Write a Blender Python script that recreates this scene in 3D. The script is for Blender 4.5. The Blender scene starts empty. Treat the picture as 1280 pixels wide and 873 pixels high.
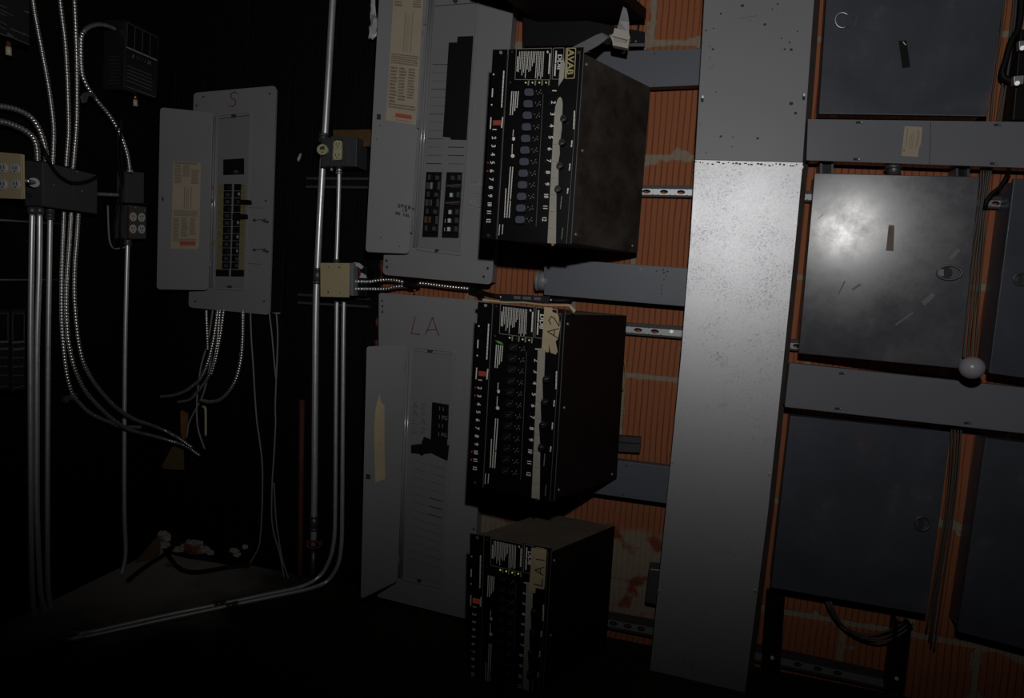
import bpy, math, random
from mathutils import Vector, Matrix
random.seed(7)
# ------------------------------------------------------------------ camera
FPX, CX, CY = 805.0, 640.0, 426.5
RR = ((0.96496357, -0.06784502, 0.25346076), (0.08713089, 0.99403177, -0.0656434), (-0.24749447, 0.08542775, 0.96511584))
CAM = Vector((0.0, -1.8, 0.985))
LW = -1.66                                    # x of the left wall
def ray(px, py):
    c = ((px - CX) / FPX, (py - CY) / FPX, 1.0)
    d = [sum(RR[i][j] * c[i] for i in range(3)) for j in range(3)]
    return Vector((d[0], d[2], -d[1]))
def row(i): return Vector((RR[i][0], RR[i][2], -RR[i][1]))
scene = bpy.context.scene
C = scene.collection
cd = bpy.data.cameras.new('camera')
cam = bpy.data.objects.new('camera', cd)
C.objects.link(cam)
rx, ry, rz = row(0), -row(1), -row(2)
cam.matrix_world = Matrix(((rx.x, ry.x, rz.x, CAM.x), (rx.y, ry.y, rz.y, CAM.y), (rx.z, ry.z, rz.z, CAM.z), (0, 0, 0, 1)))
cd.sensor_fit = 'HORIZONTAL'; cd.sensor_width = 36.0
cd.lens = FPX / 1280 * 36.0
cd.shift_y = -10.0 / 1280
cd.clip_start = 0.02
scene.camera = cam

class Plane:
    """a real plane in the room; px() finds the point of it seen at a place in the photo, d metres in front of it"""
    def __init__(s, p, n):
        s.p = Vector(p); s.n = Vector(n).normalized()
        if s.n.dot(CAM - s.p) < 0: s.n = -s.n
    def px(s, x, y, d=0.0):
        r = ray(x, y); q = s.p + s.n * d
        return CAM + r * ((q - CAM).dot(s.n) / r.dot(s.n))
def wallp(y): return Plane((0, y, 0), (0, -1, 0))
def leftp(x): return Plane((x, 0, 0), (1, 0, 0))
def floorp(z): return Plane((0, 0, z), (0, 0, 1))
def plane3(a, b, c): return Plane(a, (b - a).cross(c - a))
def B(x, y, Y=0.0): return wallp(Y).px(x, y)
def Lp(x, y, X=LW): return leftp(X).px(x, y)
def Fp(x, y, z=0.0): return floorp(z).px(x, y)

# ------------------------------------------------------------------ materials
def mat(name, col, rough=0.5, metal=0.0, spec=0.5, var=0.0, vscale=8.0, bump=0.0, bscale=60.0, emit=None, estr=0.0, dirt=None, dscale=6.0, dlo=0.55, dhi=0.7, rvar=0.0):
    m = bpy.data.materials.new(name); m.use_nodes = True
    nt = m.node_tree; b = nt.nodes['Principled BSDF']
    b.inputs['Base Color'].default_value = (*col, 1)
    b.inputs['Roughness'].default_value = rough
    b.inputs['Metallic'].default_value = metal
    b.inputs['Specular IOR Level'].default_value = spec
    if emit:
        b.inputs['Emission Color'].default_value = (*emit, 1); b.inputs['Emission Strength'].default_value = estr
    tc = nt.nodes.new('ShaderNodeTexCoord')
    def noise(sc, det=5.0, rg=0.6):
        n = nt.nodes.new('ShaderNodeTexNoise'); n.inputs['Scale'].default_value = sc
        n.inputs['Detail'].default_value = det; n.inputs['Roughness'].default_value = rg
        nt.links.new(tc.outputs['Object'], n.inputs['Vector']); return n
    last = None
    if var:
        n = noise(vscale)
        mr = nt.nodes.new('ShaderNodeMapRange'); mr.inputs[1].default_value = 0.25; mr.inputs[2].default_value = 0.75
        mr.inputs[3].default_value = 1 - var; mr.inputs[4].default_value = 1 + var
        nt.links.new(n.outputs['Fac'], mr.inputs[0])
        mx = nt.nodes.new('ShaderNodeVectorMath'); mx.operation = 'SCALE'
        mx.inputs[0].default_value = col; nt.links.new(mr.outputs[0], mx.inputs['Scale'])
        last = mx.outputs[0]
    if dirt:
        n = noise(dscale, 8.0, 0.7)
        mr = nt.nodes.new('ShaderNodeMapRange'); mr.inputs[1].default_value = dlo; mr.inputs[2].default_value = dhi
        nt.links.new(n.outputs['Fac'], mr.inputs[0])
        mi = nt.nodes.new('ShaderNodeMix'); mi.data_type = 'RGBA'
        mi.inputs[6].default_value = (*col, 1); mi.inputs[7].default_value = (*dirt, 1)
        if last: nt.links.new(last, mi.inputs[6])
        nt.links.new(mr.outputs[0], mi.inputs[0]); last = mi.outputs[2]
    if last: nt.links.new(last, b.inputs['Base Color'])
    if rvar:
        n = noise(vscale * 1.7, 8, 0.7)
        mr = nt.nodes.new('ShaderNodeMapRange'); mr.inputs[1].default_value = 0.3; mr.inputs[2].default_value = 0.7
        mr.inputs[3].default_value = rough - rvar; mr.inputs[4].default_value = rough + rvar
        nt.links.new(n.outputs['Fac'], mr.inputs[0]); nt.links.new(mr.outputs[0], b.inputs['Roughness'])
    if bump:
        n = noise(bscale, 4)
        bp = nt.nodes.new('ShaderNodeBump'); bp.inputs['Strength'].default_value = bump; bp.inputs['Distance'].default_value = 0.004
        nt.links.new(n.outputs['Fac'], bp.inputs['Height']); nt.links.new(bp.outputs[0], b.inputs['Normal'])
    return m
M = {}
M['panel'] = mat('grey_enamel', (0.27, 0.27, 0.28), 0.42, var=0.05, vscale=5, dirt=(0.16, 0.15, 0.12), dscale=14, dlo=0.66, dhi=0.8)
M['dead'] = mat('deadfront_enamel', (0.24, 0.24, 0.245), 0.45, var=0.05, vscale=7)
M['groove'] = mat('dark_gap', (0.03, 0.03, 0.03), 0.8)
M['duct'] = mat('worn_duct_enamel', (0.25, 0.25, 0.265), 0.5, var=0.05, vscale=4, dirt=(0.11, 0.08, 0.05), dscale=34, dlo=0.64, dhi=0.72)
M['wire'] = mat('wireway_enamel', (0.115, 0.125, 0.150), 0.5, var=0.05, vscale=6)
M['wirer'] = mat('trough_enamel', (0.19, 0.195, 0.215), 0.32, var=0.06, vscale=5)
M['cab'] = mat('slate_enamel', (0.068, 0.073, 0.090), 0.38, spec=0.55, var=0.25, vscale=5, dirt=(0.13, 0.13, 0.14), dscale=9, dlo=0.56, dhi=0.78, rvar=0.1, bump=0.05, bscale=25)
M['boxd'] = mat('dark_box_enamel', (0.052, 0.055, 0.060), 0.55, var=0.1)
M['boxg'] = mat('junction_enamel', (0.20, 0.21, 0.22), 0.5, var=0.06)
M['black'] = mat('black_enamel', (0.006, 0.006, 0.007), 0.45, spec=0.3)
M['case'] = mat('dark_case', (0.012, 0.006, 0.005), 0.6, spec=0.2, var=0.3, vscale=9)
M['case1'] = mat('scuffed_black_case', (0.022, 0.017, 0.014), 0.6, spec=0.25, dirt=(0.075, 0.062, 0.052), dscale=13, dlo=0.36, dhi=0.72)
M['casetop'] = mat('dust_covered_case', (0.16, 0.13, 0.10), 0.9, spec=0.1, var=0.2, vscale=14)
M['face'] = mat('black_faceplate', (0.0035, 0.0035, 0.0045), 0.35, spec=0.18)
M['edge'] = mat('pale_edge', (0.13, 0.13, 0.14), 0.4)  # pale grey for thin lines along edges
M['cabm'] = mat('scuffed_slate_enamel', (0.058, 0.060, 0.072), 0.245, spec=0.5, var=0.2, vscale=6, dirt=(0.105, 0.10, 0.105), dscale=8, dlo=0.52, dhi=0.72, rvar=0.06, bump=0.018, bscale=11)
M['tapeb'] = mat('black_tape', (0.004, 0.004, 0.004), 0.6, spec=0.25)
M['knob'] = mat('black_knob', (0.010, 0.010, 0.011), 0.35)
M['rock'] = mat('rocker_switch', (0.085, 0.092, 0.125), 0.3, spec=0.6)
M['rockd'] = mat('dark_rocker_switch', (0.010, 0.010, 0.012), 0.3)
M['ink'] = mat('white_print', (0.86, 0.84, 0.77), 0.6)
M['inkdim'] = mat('grey_print', (0.30, 0.29, 0.27), 0.6)
M['inkw'] = mat('worn_chalk', (0.36, 0.36, 0.365), 0.8)
M['gold'] = mat('gold_print', (0.50, 0.43, 0.22), 0.5)
M['inkb'] = mat('black_marker', (0.012, 0.012, 0.012), 0.7)
M['pencil'] = mat('faint_marker', (0.14, 0.14, 0.14), 0.7)
M['inkr'] = mat('red_marker', (0.16, 0.045, 0.042), 0.7)
M['inkrf'] = mat('faded_red_marker', (0.16, 0.10, 0.10), 0.7)
M['red'] = mat('red_print', (0.45, 0.08, 0.05), 0.6)
M['paper'] = mat('aged_label_paper', (0.43, 0.36, 0.265), 0.7, var=0.10, vscale=9)
M['paperd'] = mat('label_print', (0.24, 0.20, 0.145), 0.7)
M['resid'] = mat('tape_residue', (0.17, 0.12, 0.095), 0.7, var=0.2, vscale=40)
M['flange'] = mat('dark_brown_flange', (0.030, 0.018, 0.014), 0.8, var=0.3, vscale=20)
M['rod'] = mat('polished_hinge_rod', (0.30, 0.30, 0.31), 0.16, spec=0.9)
M['mask'] = mat('masking_tape', (0.52, 0.42, 0.26), 0.7, var=0.14, vscale=25)
M['strip'] = mat('write_on_tape', (0.40, 0.38, 0.32), 0.65, var=0.12, vscale=30)
M['yel'] = mat('yellowed_number_strip', (0.22, 0.19, 0.07), 0.7, var=0.2, vscale=60)
M['brk'] = mat('black_breaker', (0.006, 0.006, 0.006), 0.35)
M['brkg'] = mat('breaker_toggle', (0.06, 0.07, 0.075), 0.4)
M['wht'] = mat('white_plastic', (0.7, 0.7, 0.68), 0.4)
M['copper'] = mat('copper_bus', (0.55, 0.27, 0.12), 0.35, metal=1.0)
M['steel'] = mat('bright_steel', (0.62, 0.62, 0.62), 0.48, metal=0.9)
M['emt'] = mat('zinc_conduit', (0.86, 0.86, 0.87), 0.40, metal=0.7, rvar=0.06, vscale=30)
M['flex'] = mat('armoured_flex', (0.78, 0.77, 0.75), 0.28, metal=0.9)
M['flexb'] = mat('dulled_flex', (0.30, 0.29, 0.28), 0.4, metal=1.0)
M['fit'] = mat('dull_fitting', (0.13, 0.13, 0.14), 0.45, metal=0.6)
M['rust'] = mat('rusty_pipe', (0.09, 0.028, 0.018), 0.8, var=0.4, vscale=20)
M['redp'] = mat('red_clamp', (0.22, 0.02, 0.02), 0.6)
M['beige'] = mat('beige_plate', (0.50, 0.42, 0.25), 0.55, var=0.03)
M['ivory'] = mat('ivory_plastic', (0.55, 0.50, 0.32), 0.45)
M['grwht'] = mat('grey_white_plastic', (0.52, 0.52, 0.54), 0.4)
M['brown'] = mat('brown_enamel', (0.075, 0.062, 0.048), 0.6)
M['wood'] = mat('bare_wood', (0.11, 0.052, 0.016), 0.8, var=0.3, vscale=15)
M['card'] = mat('brown_board', (0.14, 0.085, 0.04), 0.9, var=0.2, vscale=12)
M['rub'] = mat('plaster_rubble', (0.42, 0.38, 0.33), 0.9, var=0.25, vscale=30)
M['rubr'] = mat('brick_rubble', (0.25, 0.09, 0.045), 0.9, var=0.25, vscale=30)
M['cable'] = mat('black_cable', (0.006, 0.006, 0.006), 0.6, spec=0.2)
M['grey_c'] = mat('grey_cable', (0.11, 0.10, 0.09), 0.5)
M['cabl2'] = mat('dusty_grey_cable', (0.075, 0.066, 0.055), 0.55)
M['lead'] = mat('pale_wire', (0.26, 0.25, 0.24), 0.6)
M['yellow_c'] = mat('yellow_wire', (0.40, 0.28, 0.06), 0.5)
M['ribbon'] = mat('grey_ribbon', (0.36, 0.35, 0.37), 0.5)
M['conn'] = mat('cream_connector', (0.52, 0.48, 0.40), 0.5)
M['strut'] = mat('zinc_strut', (0.34, 0.35, 0.36), 0.45, metal=0.55)
M['strutd'] = mat('dark_strut', (0.045, 0.045, 0.045), 0.6)
M['globe'] = mat('milky_globe', (0.34, 0.32, 0.345), 0.3)
M['dev'] = mat('dark_controller', (0.014, 0.015, 0.018), 0.5)
M['devl'] = mat('controller_print', (0.10, 0.10, 0.11), 0.5)
M['plast'] = mat('clear_bag', (0.55, 0.55, 0.57), 0.3, var=0.3, vscale=40)
M['glow_g'] = mat('green_led', (0.3, 0.5, 0.1), 0.4, emit=(0.62, 0.75, 0.20), estr=0.35)
M['glow_r'] = mat('red_led', (0.4, 0.03, 0.02), 0.4, emit=(0.9, 0.03, 0.03), estr=0.16)
M['glow_rd'] = mat('red_display', (0.2, 0.03, 0.02), 0.4, emit=(0.9, 0.12, 0.07), estr=0.06)
M['greens'] = mat('green_plastic', (0.12, 0.42, 0.04), 0.4)

def galv():
    m = bpy.data.materials.new('galvanised_sheet'); m.use_nodes = True
    nt = m.node_tree; b = nt.nodes['Principled BSDF']; N = nt.nodes.new; K = nt.links.new
    tc = N('ShaderNodeTexCoord')
    v = N('ShaderNodeTexVoronoi'); v.inputs['Scale'].default_value = 330; K(tc.outputs['Object'], v.inputs['Vector'])
    n = N('ShaderNodeTexNoise'); n.inputs['Scale'].default_value = 9; n.inputs['Detail'].default_value = 6; K(tc.outputs['Object'], n.inputs['Vector'])
    n2 = N('ShaderNodeTexNoise'); n2.inputs['Scale'].default_value = 230; n2.inputs['Detail'].default_value = 3; K(tc.outputs['Object'], n2.inputs['Vector'])
    sep = N('ShaderNodeSeparateColor'); K(v.outputs['Color'], sep.inputs[0])
    ad = N('ShaderNodeMath'); ad.operation = 'MULTIPLY_ADD'; ad.inputs[1].default_value = 0.30; K(sep.outputs[0], ad.inputs[0]); K(n2.outputs['Fac'], ad.inputs[2])
    ad2 = N('ShaderNodeMath'); ad2.operation = 'ADD'; K(ad.outputs[0], ad2.inputs[0]); K(n.outputs['Fac'], ad2.inputs[1])
    r = N('ShaderNodeValToRGB'); K(ad2.outputs[0], r.inputs[0])
    r.color_ramp.elements[0].position = 0.75; r.color_ramp.elements[0].color = (0.36, 0.37, 0.395, 1)
    r.color_ramp.elements[1].position = 1.45; r.color_ramp.elements[1].color = (0.56, 0.56, 0.58, 1)
    d = N('ShaderNodeMath'); d.operation = 'MULTIPLY'; d.inputs[1].default_value = 0.6
    K(ad2.outputs[0], d.inputs[0])
    K(r.outputs[0], b.inputs['Base Color'])
    b.inputs['Metallic'].default_value = 0.75
    mr = N('ShaderNodeMapRange'); mr.inputs[1].default_value = 0.7; mr.inputs[2].default_value = 1.5; mr.inputs[3].default_value = 0.52; mr.inputs[4].default_value = 0.47
    K(ad2.outputs[0], mr.inputs[0]); K(mr.outputs[0], b.inputs['Roughness'])
    return m
M['galv'] = galv()

def brick():
    """hollow clay tile with combed faces, mortar joints, a black painted stretch on the left and a mortar-smeared patch"""
    m = bpy.data.materials.new('combed_clay_tile'); m.use_nodes = True
    nt = m.node_tree; b = nt.nodes['Principled BSDF']; K = nt.links.new
    def N(t, **kw):
        n = nt.nodes.new(t)
        for k, v in kw.items(): setattr(n, k, v)
        return n
    def math_(op, a, c=None, cl=False):
        n = N('ShaderNodeMath', operation=op, use_clamp=cl)
        for i, s in enumerate((a, c)):
            if s is None: continue
            if isinstance(s, (int, float)): n.inputs[i].default_value = s
            else: K(s, n.inputs[i])
        return n.outputs[0]
    def noise(sc, det=4, w=None):
        n = N('ShaderNodeTexNoise'); n.inputs['Scale'].default_value = sc; n.inputs['Detail'].default_value = det
        K(w or geo.outputs['Position'], n.inputs['Vector']); return n.outputs['Fac']
    def smooth(v, lo, hi):
        n = N('ShaderNodeMapRange', interpolation_type='SMOOTHSTEP'); n.inputs[1].default_value = lo; n.inputs[2].default_value = hi
        K(v, n.inputs[0]); return n.outputs[0]
    def mix(f, a, c):
        n = N('ShaderNodeMix', data_type='RGBA')
        for i, s in ((0, f), (6, a), (7, c)):
            if isinstance(s, tuple): n.inputs[i].default_value = (*s, 1)
            elif isinstance(s, (int, float)): n.inputs[i].default_value = s
            else: K(s, n.inputs[i])
        return n.outputs[2]
    geo = N('ShaderNodeNewGeometry')
    sx = N('ShaderNodeSeparateXYZ'); K(geo.outputs['Position'], sx.inputs[0]); X, Z = sx.outputs[0], sx.outputs[2]
    P = 0.2965
    wob = math_('MULTIPLY', math_('SUBTRACT', noise(14), 0.5), 0.008)
    zr = math_('DIVIDE', math_('ADD', math_('ADD', Z, wob), 4 * P - 1.354), P)          # joint at z = 1.354
    ri = math_('FLOOR', zr); rf = math_('SUBTRACT', zr, ri)
    par = math_('MODULO', ri, 2.0)
    xr = math_('ADD', math_('DIVIDE', math_('ADD', math_('ADD', X, wob), 3.08), 0.31), math_('MULTIPLY', par, 0.5))
    xf = math_('SUBTRACT', xr, math_('FLOOR', xr))
    dz = math_('MULTIPLY', math_('MINIMUM', rf, math_('SUBTRACT', 1.0, rf)), P)
    dx = math_('MULTIPLY', math_('MINIMUM', xf, math_('SUBTRACT', 1.0, xf)), 0.31)
    dj = math_('MINIMUM', dz, dx)
    smear = math_('MULTIPLY', smooth(noise(16, 6), 0.52, 0.72), 0.026)
    joint = math_('SUBTRACT', 1.0, smooth(math_('SUBTRACT', dj, smear), 0.004, 0.010))
    # combing
    cx = N('ShaderNodeCombineXYZ'); K(math_('MULTIPLY', X, 1.0), cx.inputs[0]); K(math_('MULTIPLY', Z, 0.02), cx.inputs[2])
    comb = noise(120, 2, cx.outputs[0])
    ph = math_('ADD', math_('DIVIDE', X, 0.0158), math_('MULTIPLY', noise(3.0, 3), 1.2))
    fr = math_('SUBTRACT', ph, math_('FLOOR', ph))
    gl = smooth(math_('MULTIPLY', math_('ABSOLUTE', math_('SUBTRACT', fr, 0.5)), 2.0), 0.06, 0.30)      # thin scored lines
    cc = math_('MULTIPLY', math_('ADD', math_('MULTIPLY', gl, 0.5), 0.5), math_('ADD', math_('MULTIPLY', comb, 0.7), 0.6))
    tile = mix(smooth(cc, 0.25, 0.95), (0.155, 0.042, 0.018), (0.36, 0.128, 0.060))
    tile = mix(math_('MULTIPLY', smooth(noise(5, 5), 0.45, 0.7), 0.5), tile, (0.34, 0.12, 0.06))
    mort = mix(noise(60, 5), (0.25, 0.19, 0.13), (0.38, 0.32, 0.24))
    spk = smooth(noise(190, 2), 0.74, 0.80)
    tile = mix(math_('MULTIPLY', spk, 0.6), tile, (0.45, 0.35, 0.27))
    col = mix(joint, tile, mort)
    # smeared mortar low on the wall near x = -0.15
    def rng(v, a0, a1, b0, b1): return math_('MULTIPLY', smooth(v, a0, a1), math_('SUBTRACT', 1.0, smooth(v, b0, b1)))
    wz = math_('ADD', Z, math_('MULTIPLY', math_('SUBTRACT', noise(9, 5), 0.5), 0.16))
    col = mix(math_('MULTIPLY', rng(wz, 0.0, 0.1, 0.29, 0.34), math_('SUBTRACT', 1.0, smooth(X, 0.02, 0.08))), col, mix(smooth(noise(12, 6), 0.52, 0.60), (0.30, 0.23, 0.17), (0.22, 0.06, 0.03)))
    wx = math_('ADD', X, math_('MULTIPLY', math_('SUBTRACT', noise(30, 6), 0.5), 0.05))
    blackm = math_('SUBTRACT', 1.0, smooth(wx, -0.895, -0.875))
    dust = smooth(noise(210, 2), 0.76, 0.80)
    blk = mix(math_('MULTIPLY', dust, 0.25), (0.0028, 0.0026, 0.0024), (0.08, 0.075, 0.07))
    col = mix(blackm, col, blk)
    K(col, b.inputs['Base Color'])
    K(mix(blackm, (0.9, 0.9, 0.9), (0.75, 0.75, 0.75)), b.inputs['Roughness'])
    b.inputs['Specular IOR Level'].default_value = 0.15
    bp = N('ShaderNodeBump'); bp.inputs['Strength'].default_value = 0.7; bp.inputs['Distance'].default_value = 0.004
    K(math_('SUBTRACT', cc, math_('MULTIPLY', joint, 0.6)), bp.inputs['Height']); K(bp.outputs[0], b.inputs['Normal'])
    return m
M['brick'] = brick()
M['blackwall'] = mat('black_painted_wall', (0.0028, 0.0026, 0.0024), 0.75, spec=0.12, dirt=(0.03, 0.028, 0.025), dscale=170, dlo=0.74, dhi=0.8)

def floor_mat():
    m = bpy.data.materials.new('dusty_dark_floor'); m.use_nodes = True
    nt = m.node_tree; b = nt.nodes['Principled BSDF']; K = nt.links.new
    geo = nt.nodes.new('ShaderNodeNewGeometry')
    n = nt.nodes.new('ShaderNodeTexNoise'); n.inputs['Scale'].default_value = 5; n.inputs['Detail'].default_value = 8; K(geo.outputs['Position'], n.inputs['Vector'])
    # pale dust that gathered in the corner
    vd = nt.nodes.new('ShaderNodeVectorMath'); vd.operation = 'DISTANCE'; K(geo.outputs['Position'], vd.inputs[0]); vd.inputs[1].default_value = (-1.62, -0.18, 0)
    md = nt.nodes.new('ShaderNodeMath'); md.operation = 'MULTIPLY_ADD'; md.inputs[1].default_value = 0.5; K(n.outputs['Fac'], md.inputs[0]); K(vd.outputs['Value'], md.inputs[2])
    mr = nt.nodes.new('ShaderNodeMapRange'); mr.interpolation_type = 'SMOOTHSTEP'
    mr.inputs[1].default_value = 0.42; mr.inputs[2].default_value = 0.80; mr.inputs[3].default_value = 1; mr.inputs[4].default_value = 0
    K(md.outputs[0], mr.inputs[0])
    mi = nt.nodes.new('ShaderNodeMix'); mi.data_type = 'RGBA'; mi.inputs[6].default_value = (0.03, 0.02, 0.014, 1); mi.inputs[7].default_value = (0.42, 0.385, 0.35, 1)
    K(mr.outputs[0], mi.inputs[0]); K(mi.outputs[2], b.inputs['Base Color'])
    b.inputs['Roughness'].default_value = 0.95; b.inputs['Specular IOR Level'].default_value = 0.1
    return m
M['floor'] = floor_mat()

# ------------------------------------------------------------------ mesh building
ORG = {}
ALPHA = {   # hand lettering, strokes in a unit box, y up
 'A': [[(0, 0), (.5, 1), (1, 0)], [(.2, .38), (.8, .38)]], 'L': [[(.1, 1), (0, 0), (.9, .02)]],
 'S': [[(.95, .85), (.6, 1), (.2, .85), (.25, .6), (.75, .42), (.8, .15), (.45, 0), (.02, .08)]],
 '2': [[(.05, .75), (.4, 1), (.85, .8), (.7, .5), (0, 0), (1, .05)]], '1': [[(.5, 1), (.5, 0)]], '=': [[(0, .65), (.9, .7)], [(0, .3), (.9, .35)]],
 'P': [[(.1, 0), (.1, 1), (.7, .95), (.75, .6), (.1, .5)]], 'K': [[(.1, 0), (.1, 1)], [(.85, 1), (.15, .5), (.9, 0)]],
 'R': [[(.1, 0), (.1, 1), (.75, .9), (.7, .55), (.1, .5), (.9, 0)]], 'I': [[(.5, 0), (.5, 1)]], 'N': [[(.05, 0), (.1, 1), (.85, 0), (.9, 1)]],
 'O': [[(.5, 1), (.05, .6), (.2, .1), (.6, 0), (.95, .45), (.5, 1)]], 'C': [[(.9, .85), (.4, 1), (.05, .5), (.4, 0), (.9, .15)]],
 'M': [[(0, 0), (.1, 1), (.5, .3), (.9, 1), (1, 0)]], 'U': [[(.05, 1), (.1, .15), (.5, 0), (.9, .15), (.95, 1)]], 'V': [[(0, 1), (.5, 0), (1, 1)]],
 'B': [[(.1, 0), (.1, 1), (.7, .9), (.65, .6), (.1, .5), (.8, .4), (.75, .05), (.1, 0)]], '-': [[(0, .5), (1, .45)]], 'E': [[(.9, 1), (.1, 1), (.05, 0), (.9, 0)], [(.1, .5), (.7, .5)]],
 'e': [[(.1, .3), (.8, .4), (.5, .65), (.1, .35), (.3, 0), (.85, .1)]], 'l': [[(.4, .0), (.6, 1), (.3, .9), (.3, 0), (.8, .1)]], 'v': [[(.1, .6), (.45, 0), (.8, .6)]],
 'D': [[(.1, 0), (.1, 1), (.7, .85), (.8, .3), (.1, 0)]], 'x': [[(0, .2), (1, .8)]]}
_tc = {}
def text_mesh(s):
    if s not in _tc:
        cu = bpy.data.curves.new('t', 'FONT'); cu.body = s; cu.resolution_u = 2
        ob = bpy.data.objects.new('t', cu)
        me = ob.to_mesh()
        _tc[s] = ([v.co.copy() for v in me.vertices], [tuple(p.vertices) for p in me.polygons])
        ob.to_mesh_clear(); bpy.data.objects.remove(ob); bpy.data.curves.remove(cu)
    return _tc[s]
ident = lambda x, y: (x, y)
class MB:
    def __init__(s): s.v = []; s.f = []; s.m = []; s.sm = []; s.mats = []
    def mi(s, k):
        if k not in s.mats: s.mats.append(k)
        return s.mats.index(k)
    def add(s, vs, fs, k, smooth=False):
        o = len(s.v); i = s.mi(k); s.v += [Vector(v) for v in vs]
        for f in fs: s.f.append([o + a for a in f]); s.m.append(i); s.sm.append(smooth)
        return s
    def loft(s, a, b, k, side=None):
        """a, b: equal rings; a is the front"""
        n = len(a); fs = [list(range(n)), list(range(2 * n - 1, n - 1, -1))]
        s.add(list(a) + list(b), fs, k)
        o = len(s.v) - 2 * n; i = s.mi(side or k)
        for j in range(n):
            q = (j + 1) % n; s.f.append([o + j, o + n + j, o + n + q, o + q]); s.m.append(i); s.sm.append(False)
        return s
    def slab(s, pl, pts, d=0.0, t=0.001, k='panel', side=None, T=ident):
        a = [pl.px(*T(*p), d) for p in pts]; return s.loft(a, [p - pl.n * t for p in a], k, side)
    def frame(s, pl, out, inn, d, t, k, T=ident):
        n = len(out); a = [pl.px(*T(*p), d) for p in out]; b = [pl.px(*T(*p), d) for p in inn]
        vs = a + b + [p - pl.n * t for p in a] + [p - pl.n * t for p in b]; fs = []
        for j in range(n):
            q = (j + 1) % n
            fs += [[j, q, n + q, n + j], [2 * n + j, 3 * n + j, 3 * n + q, 2 * n + q], [j, 2 * n + j, 2 * n + q, q], [n + j, n + q, 3 * n + q, 3 * n + j]]
        return s.add(vs, fs, k)
    def line(s, pl, pts, w, d=0.0008, k='groove', T=ident, t=0.0006):
        """a flat stroke w pixels wide"""
        P = [Vector(T(*p)) for p in pts]
        for a, b in zip(P, P[1:]):
            u = (b - a); l = u.length
            if l < 1e-6: continue
            u /= l; nn = Vector((-u.y, u.x)) * w / 2; e = u * w * 0.3
            s.slab(pl, [tuple(a - e + nn), tuple(b + e + nn), tuple(b + e - nn), tuple(a - e - nn)], d, t, k)
        return s
    def hand(s, pl, txt, o, su, up, w, k, d=0.0008, gap=0.35, T=ident):
        """hand lettering: o = px of the foot of the first letter, su = px step of one letter's width, up = px of its height"""
        o, su, up = Vector(o), Vector(su), Vector(up); x = 0
        for ch in txt:
            for st in ALPHA.get(ch, []):
                s.line(pl, [tuple(o + su * (x + a) + up * b) for a, b in st], w, d, k, T)
            x += 1 + gap
        return s
    def text(s, pl, txt, o, su, up, k, d=0.0008, T=ident):
        vs, fs = text_mesh(txt); o, su, up = Vector(o), Vector(su), Vector(up)
        return s.add([pl.px(*T(*(o + su * v.x + up * v.y)), d) for v in vs], fs, k)
    def dashes(s, pl, a, b, w, k='ink', seed=0, T=ident, d=0.0008, lo=1.2, hi=5.0, gap=0.9):
        r = random.Random(seed); a, b = Vector(a), Vector(b); l = (b - a).length; u = (b - a) / l; x = 0
        while x < l - 0.4:
            q = min(l, x + r.uniform(lo, hi)); s.line(pl, [tuple(a + u * x), tuple(a + u * q)], w, d, k, T, 0.0004); x = q + gap
        return s
    def disc(s, pl, c, rx, ry=None, d=0.0, t=0.002, k='black', n=14, T=ident, dome=0.0):
        ry = ry or rx
        s.slab(pl, [(c[0] + rx * math.cos(6.2832 * i / n), c[1] + ry * math.sin(6.2832 * i / n)) for i in range(n)], d, t, k, None, T); return s
    def ring(s, pl, c, rx, ry, w, d=0.0, t=0.004, k='steel', n=20, T=ident, a0=0, a1=6.2832):
        full = abs(a1 - a0) > 6.28
        pts = [pl.px(*T(c[0] + rx * math.cos(a0 + (a1 - a0) * i / n), c[1] + ry * math.sin(a0 + (a1 - a0) * i / n)), d) for i in range(n + (0 if full else 1))]
        if full: pts.append(pts[0])
        return s.tube(pts, w, 6, k, caps=not full)
    def tube(s, pts, r, n=8, k='emt', caps=True, rad=None):
        pts = [Vector(p) for p in pts]; o = len(s.v); m = s.mi(k); prev = None
        for i, p in enumerate(pts):
            t = (pts[min(i + 1, len(pts) - 1)] - pts[max(i - 1, 0)]).normalized()
            if prev is None:
                a = t.cross(Vector((0.31, 0.52, 0.79)));
                if a.length < 1e-3: a = t.cross(Vector((1, 0, 0)))
                a.normalize()
            else: a = (prev - t * prev.dot(t)).normalized()
            prev = a; b = t.cross(a); q = rad[i] if rad else r
            for j in range(n):
                an = 6.2831853 * j / n; s.v.append(p + (a * math.cos(an) + b * math.sin(an)) * q)
        for i in range(len(pts) - 1):
            for j in range(n):
                e = (j + 1) % n; s.f.append([o + i * n + j, o + i * n + e, o + (i + 1) * n + e, o + (i + 1) * n + j]); s.m.append(m); s.sm.append(True)
        if caps:
            z = o + (len(pts) - 1) * n
            s.f.append([o + j for j in range(n - 1, -1, -1)]); s.m.append(m); s.sm.append(False)
            s.f.append([z + j for j in range(n)]); s.m.append(m); s.sm.append(False)
        return s
    def cyl(s, a, b, r, n=16, k='emt', r2=None):
        return s.tube([a, b], r, n, k, True, [r, r if r2 is None else r2])
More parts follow.
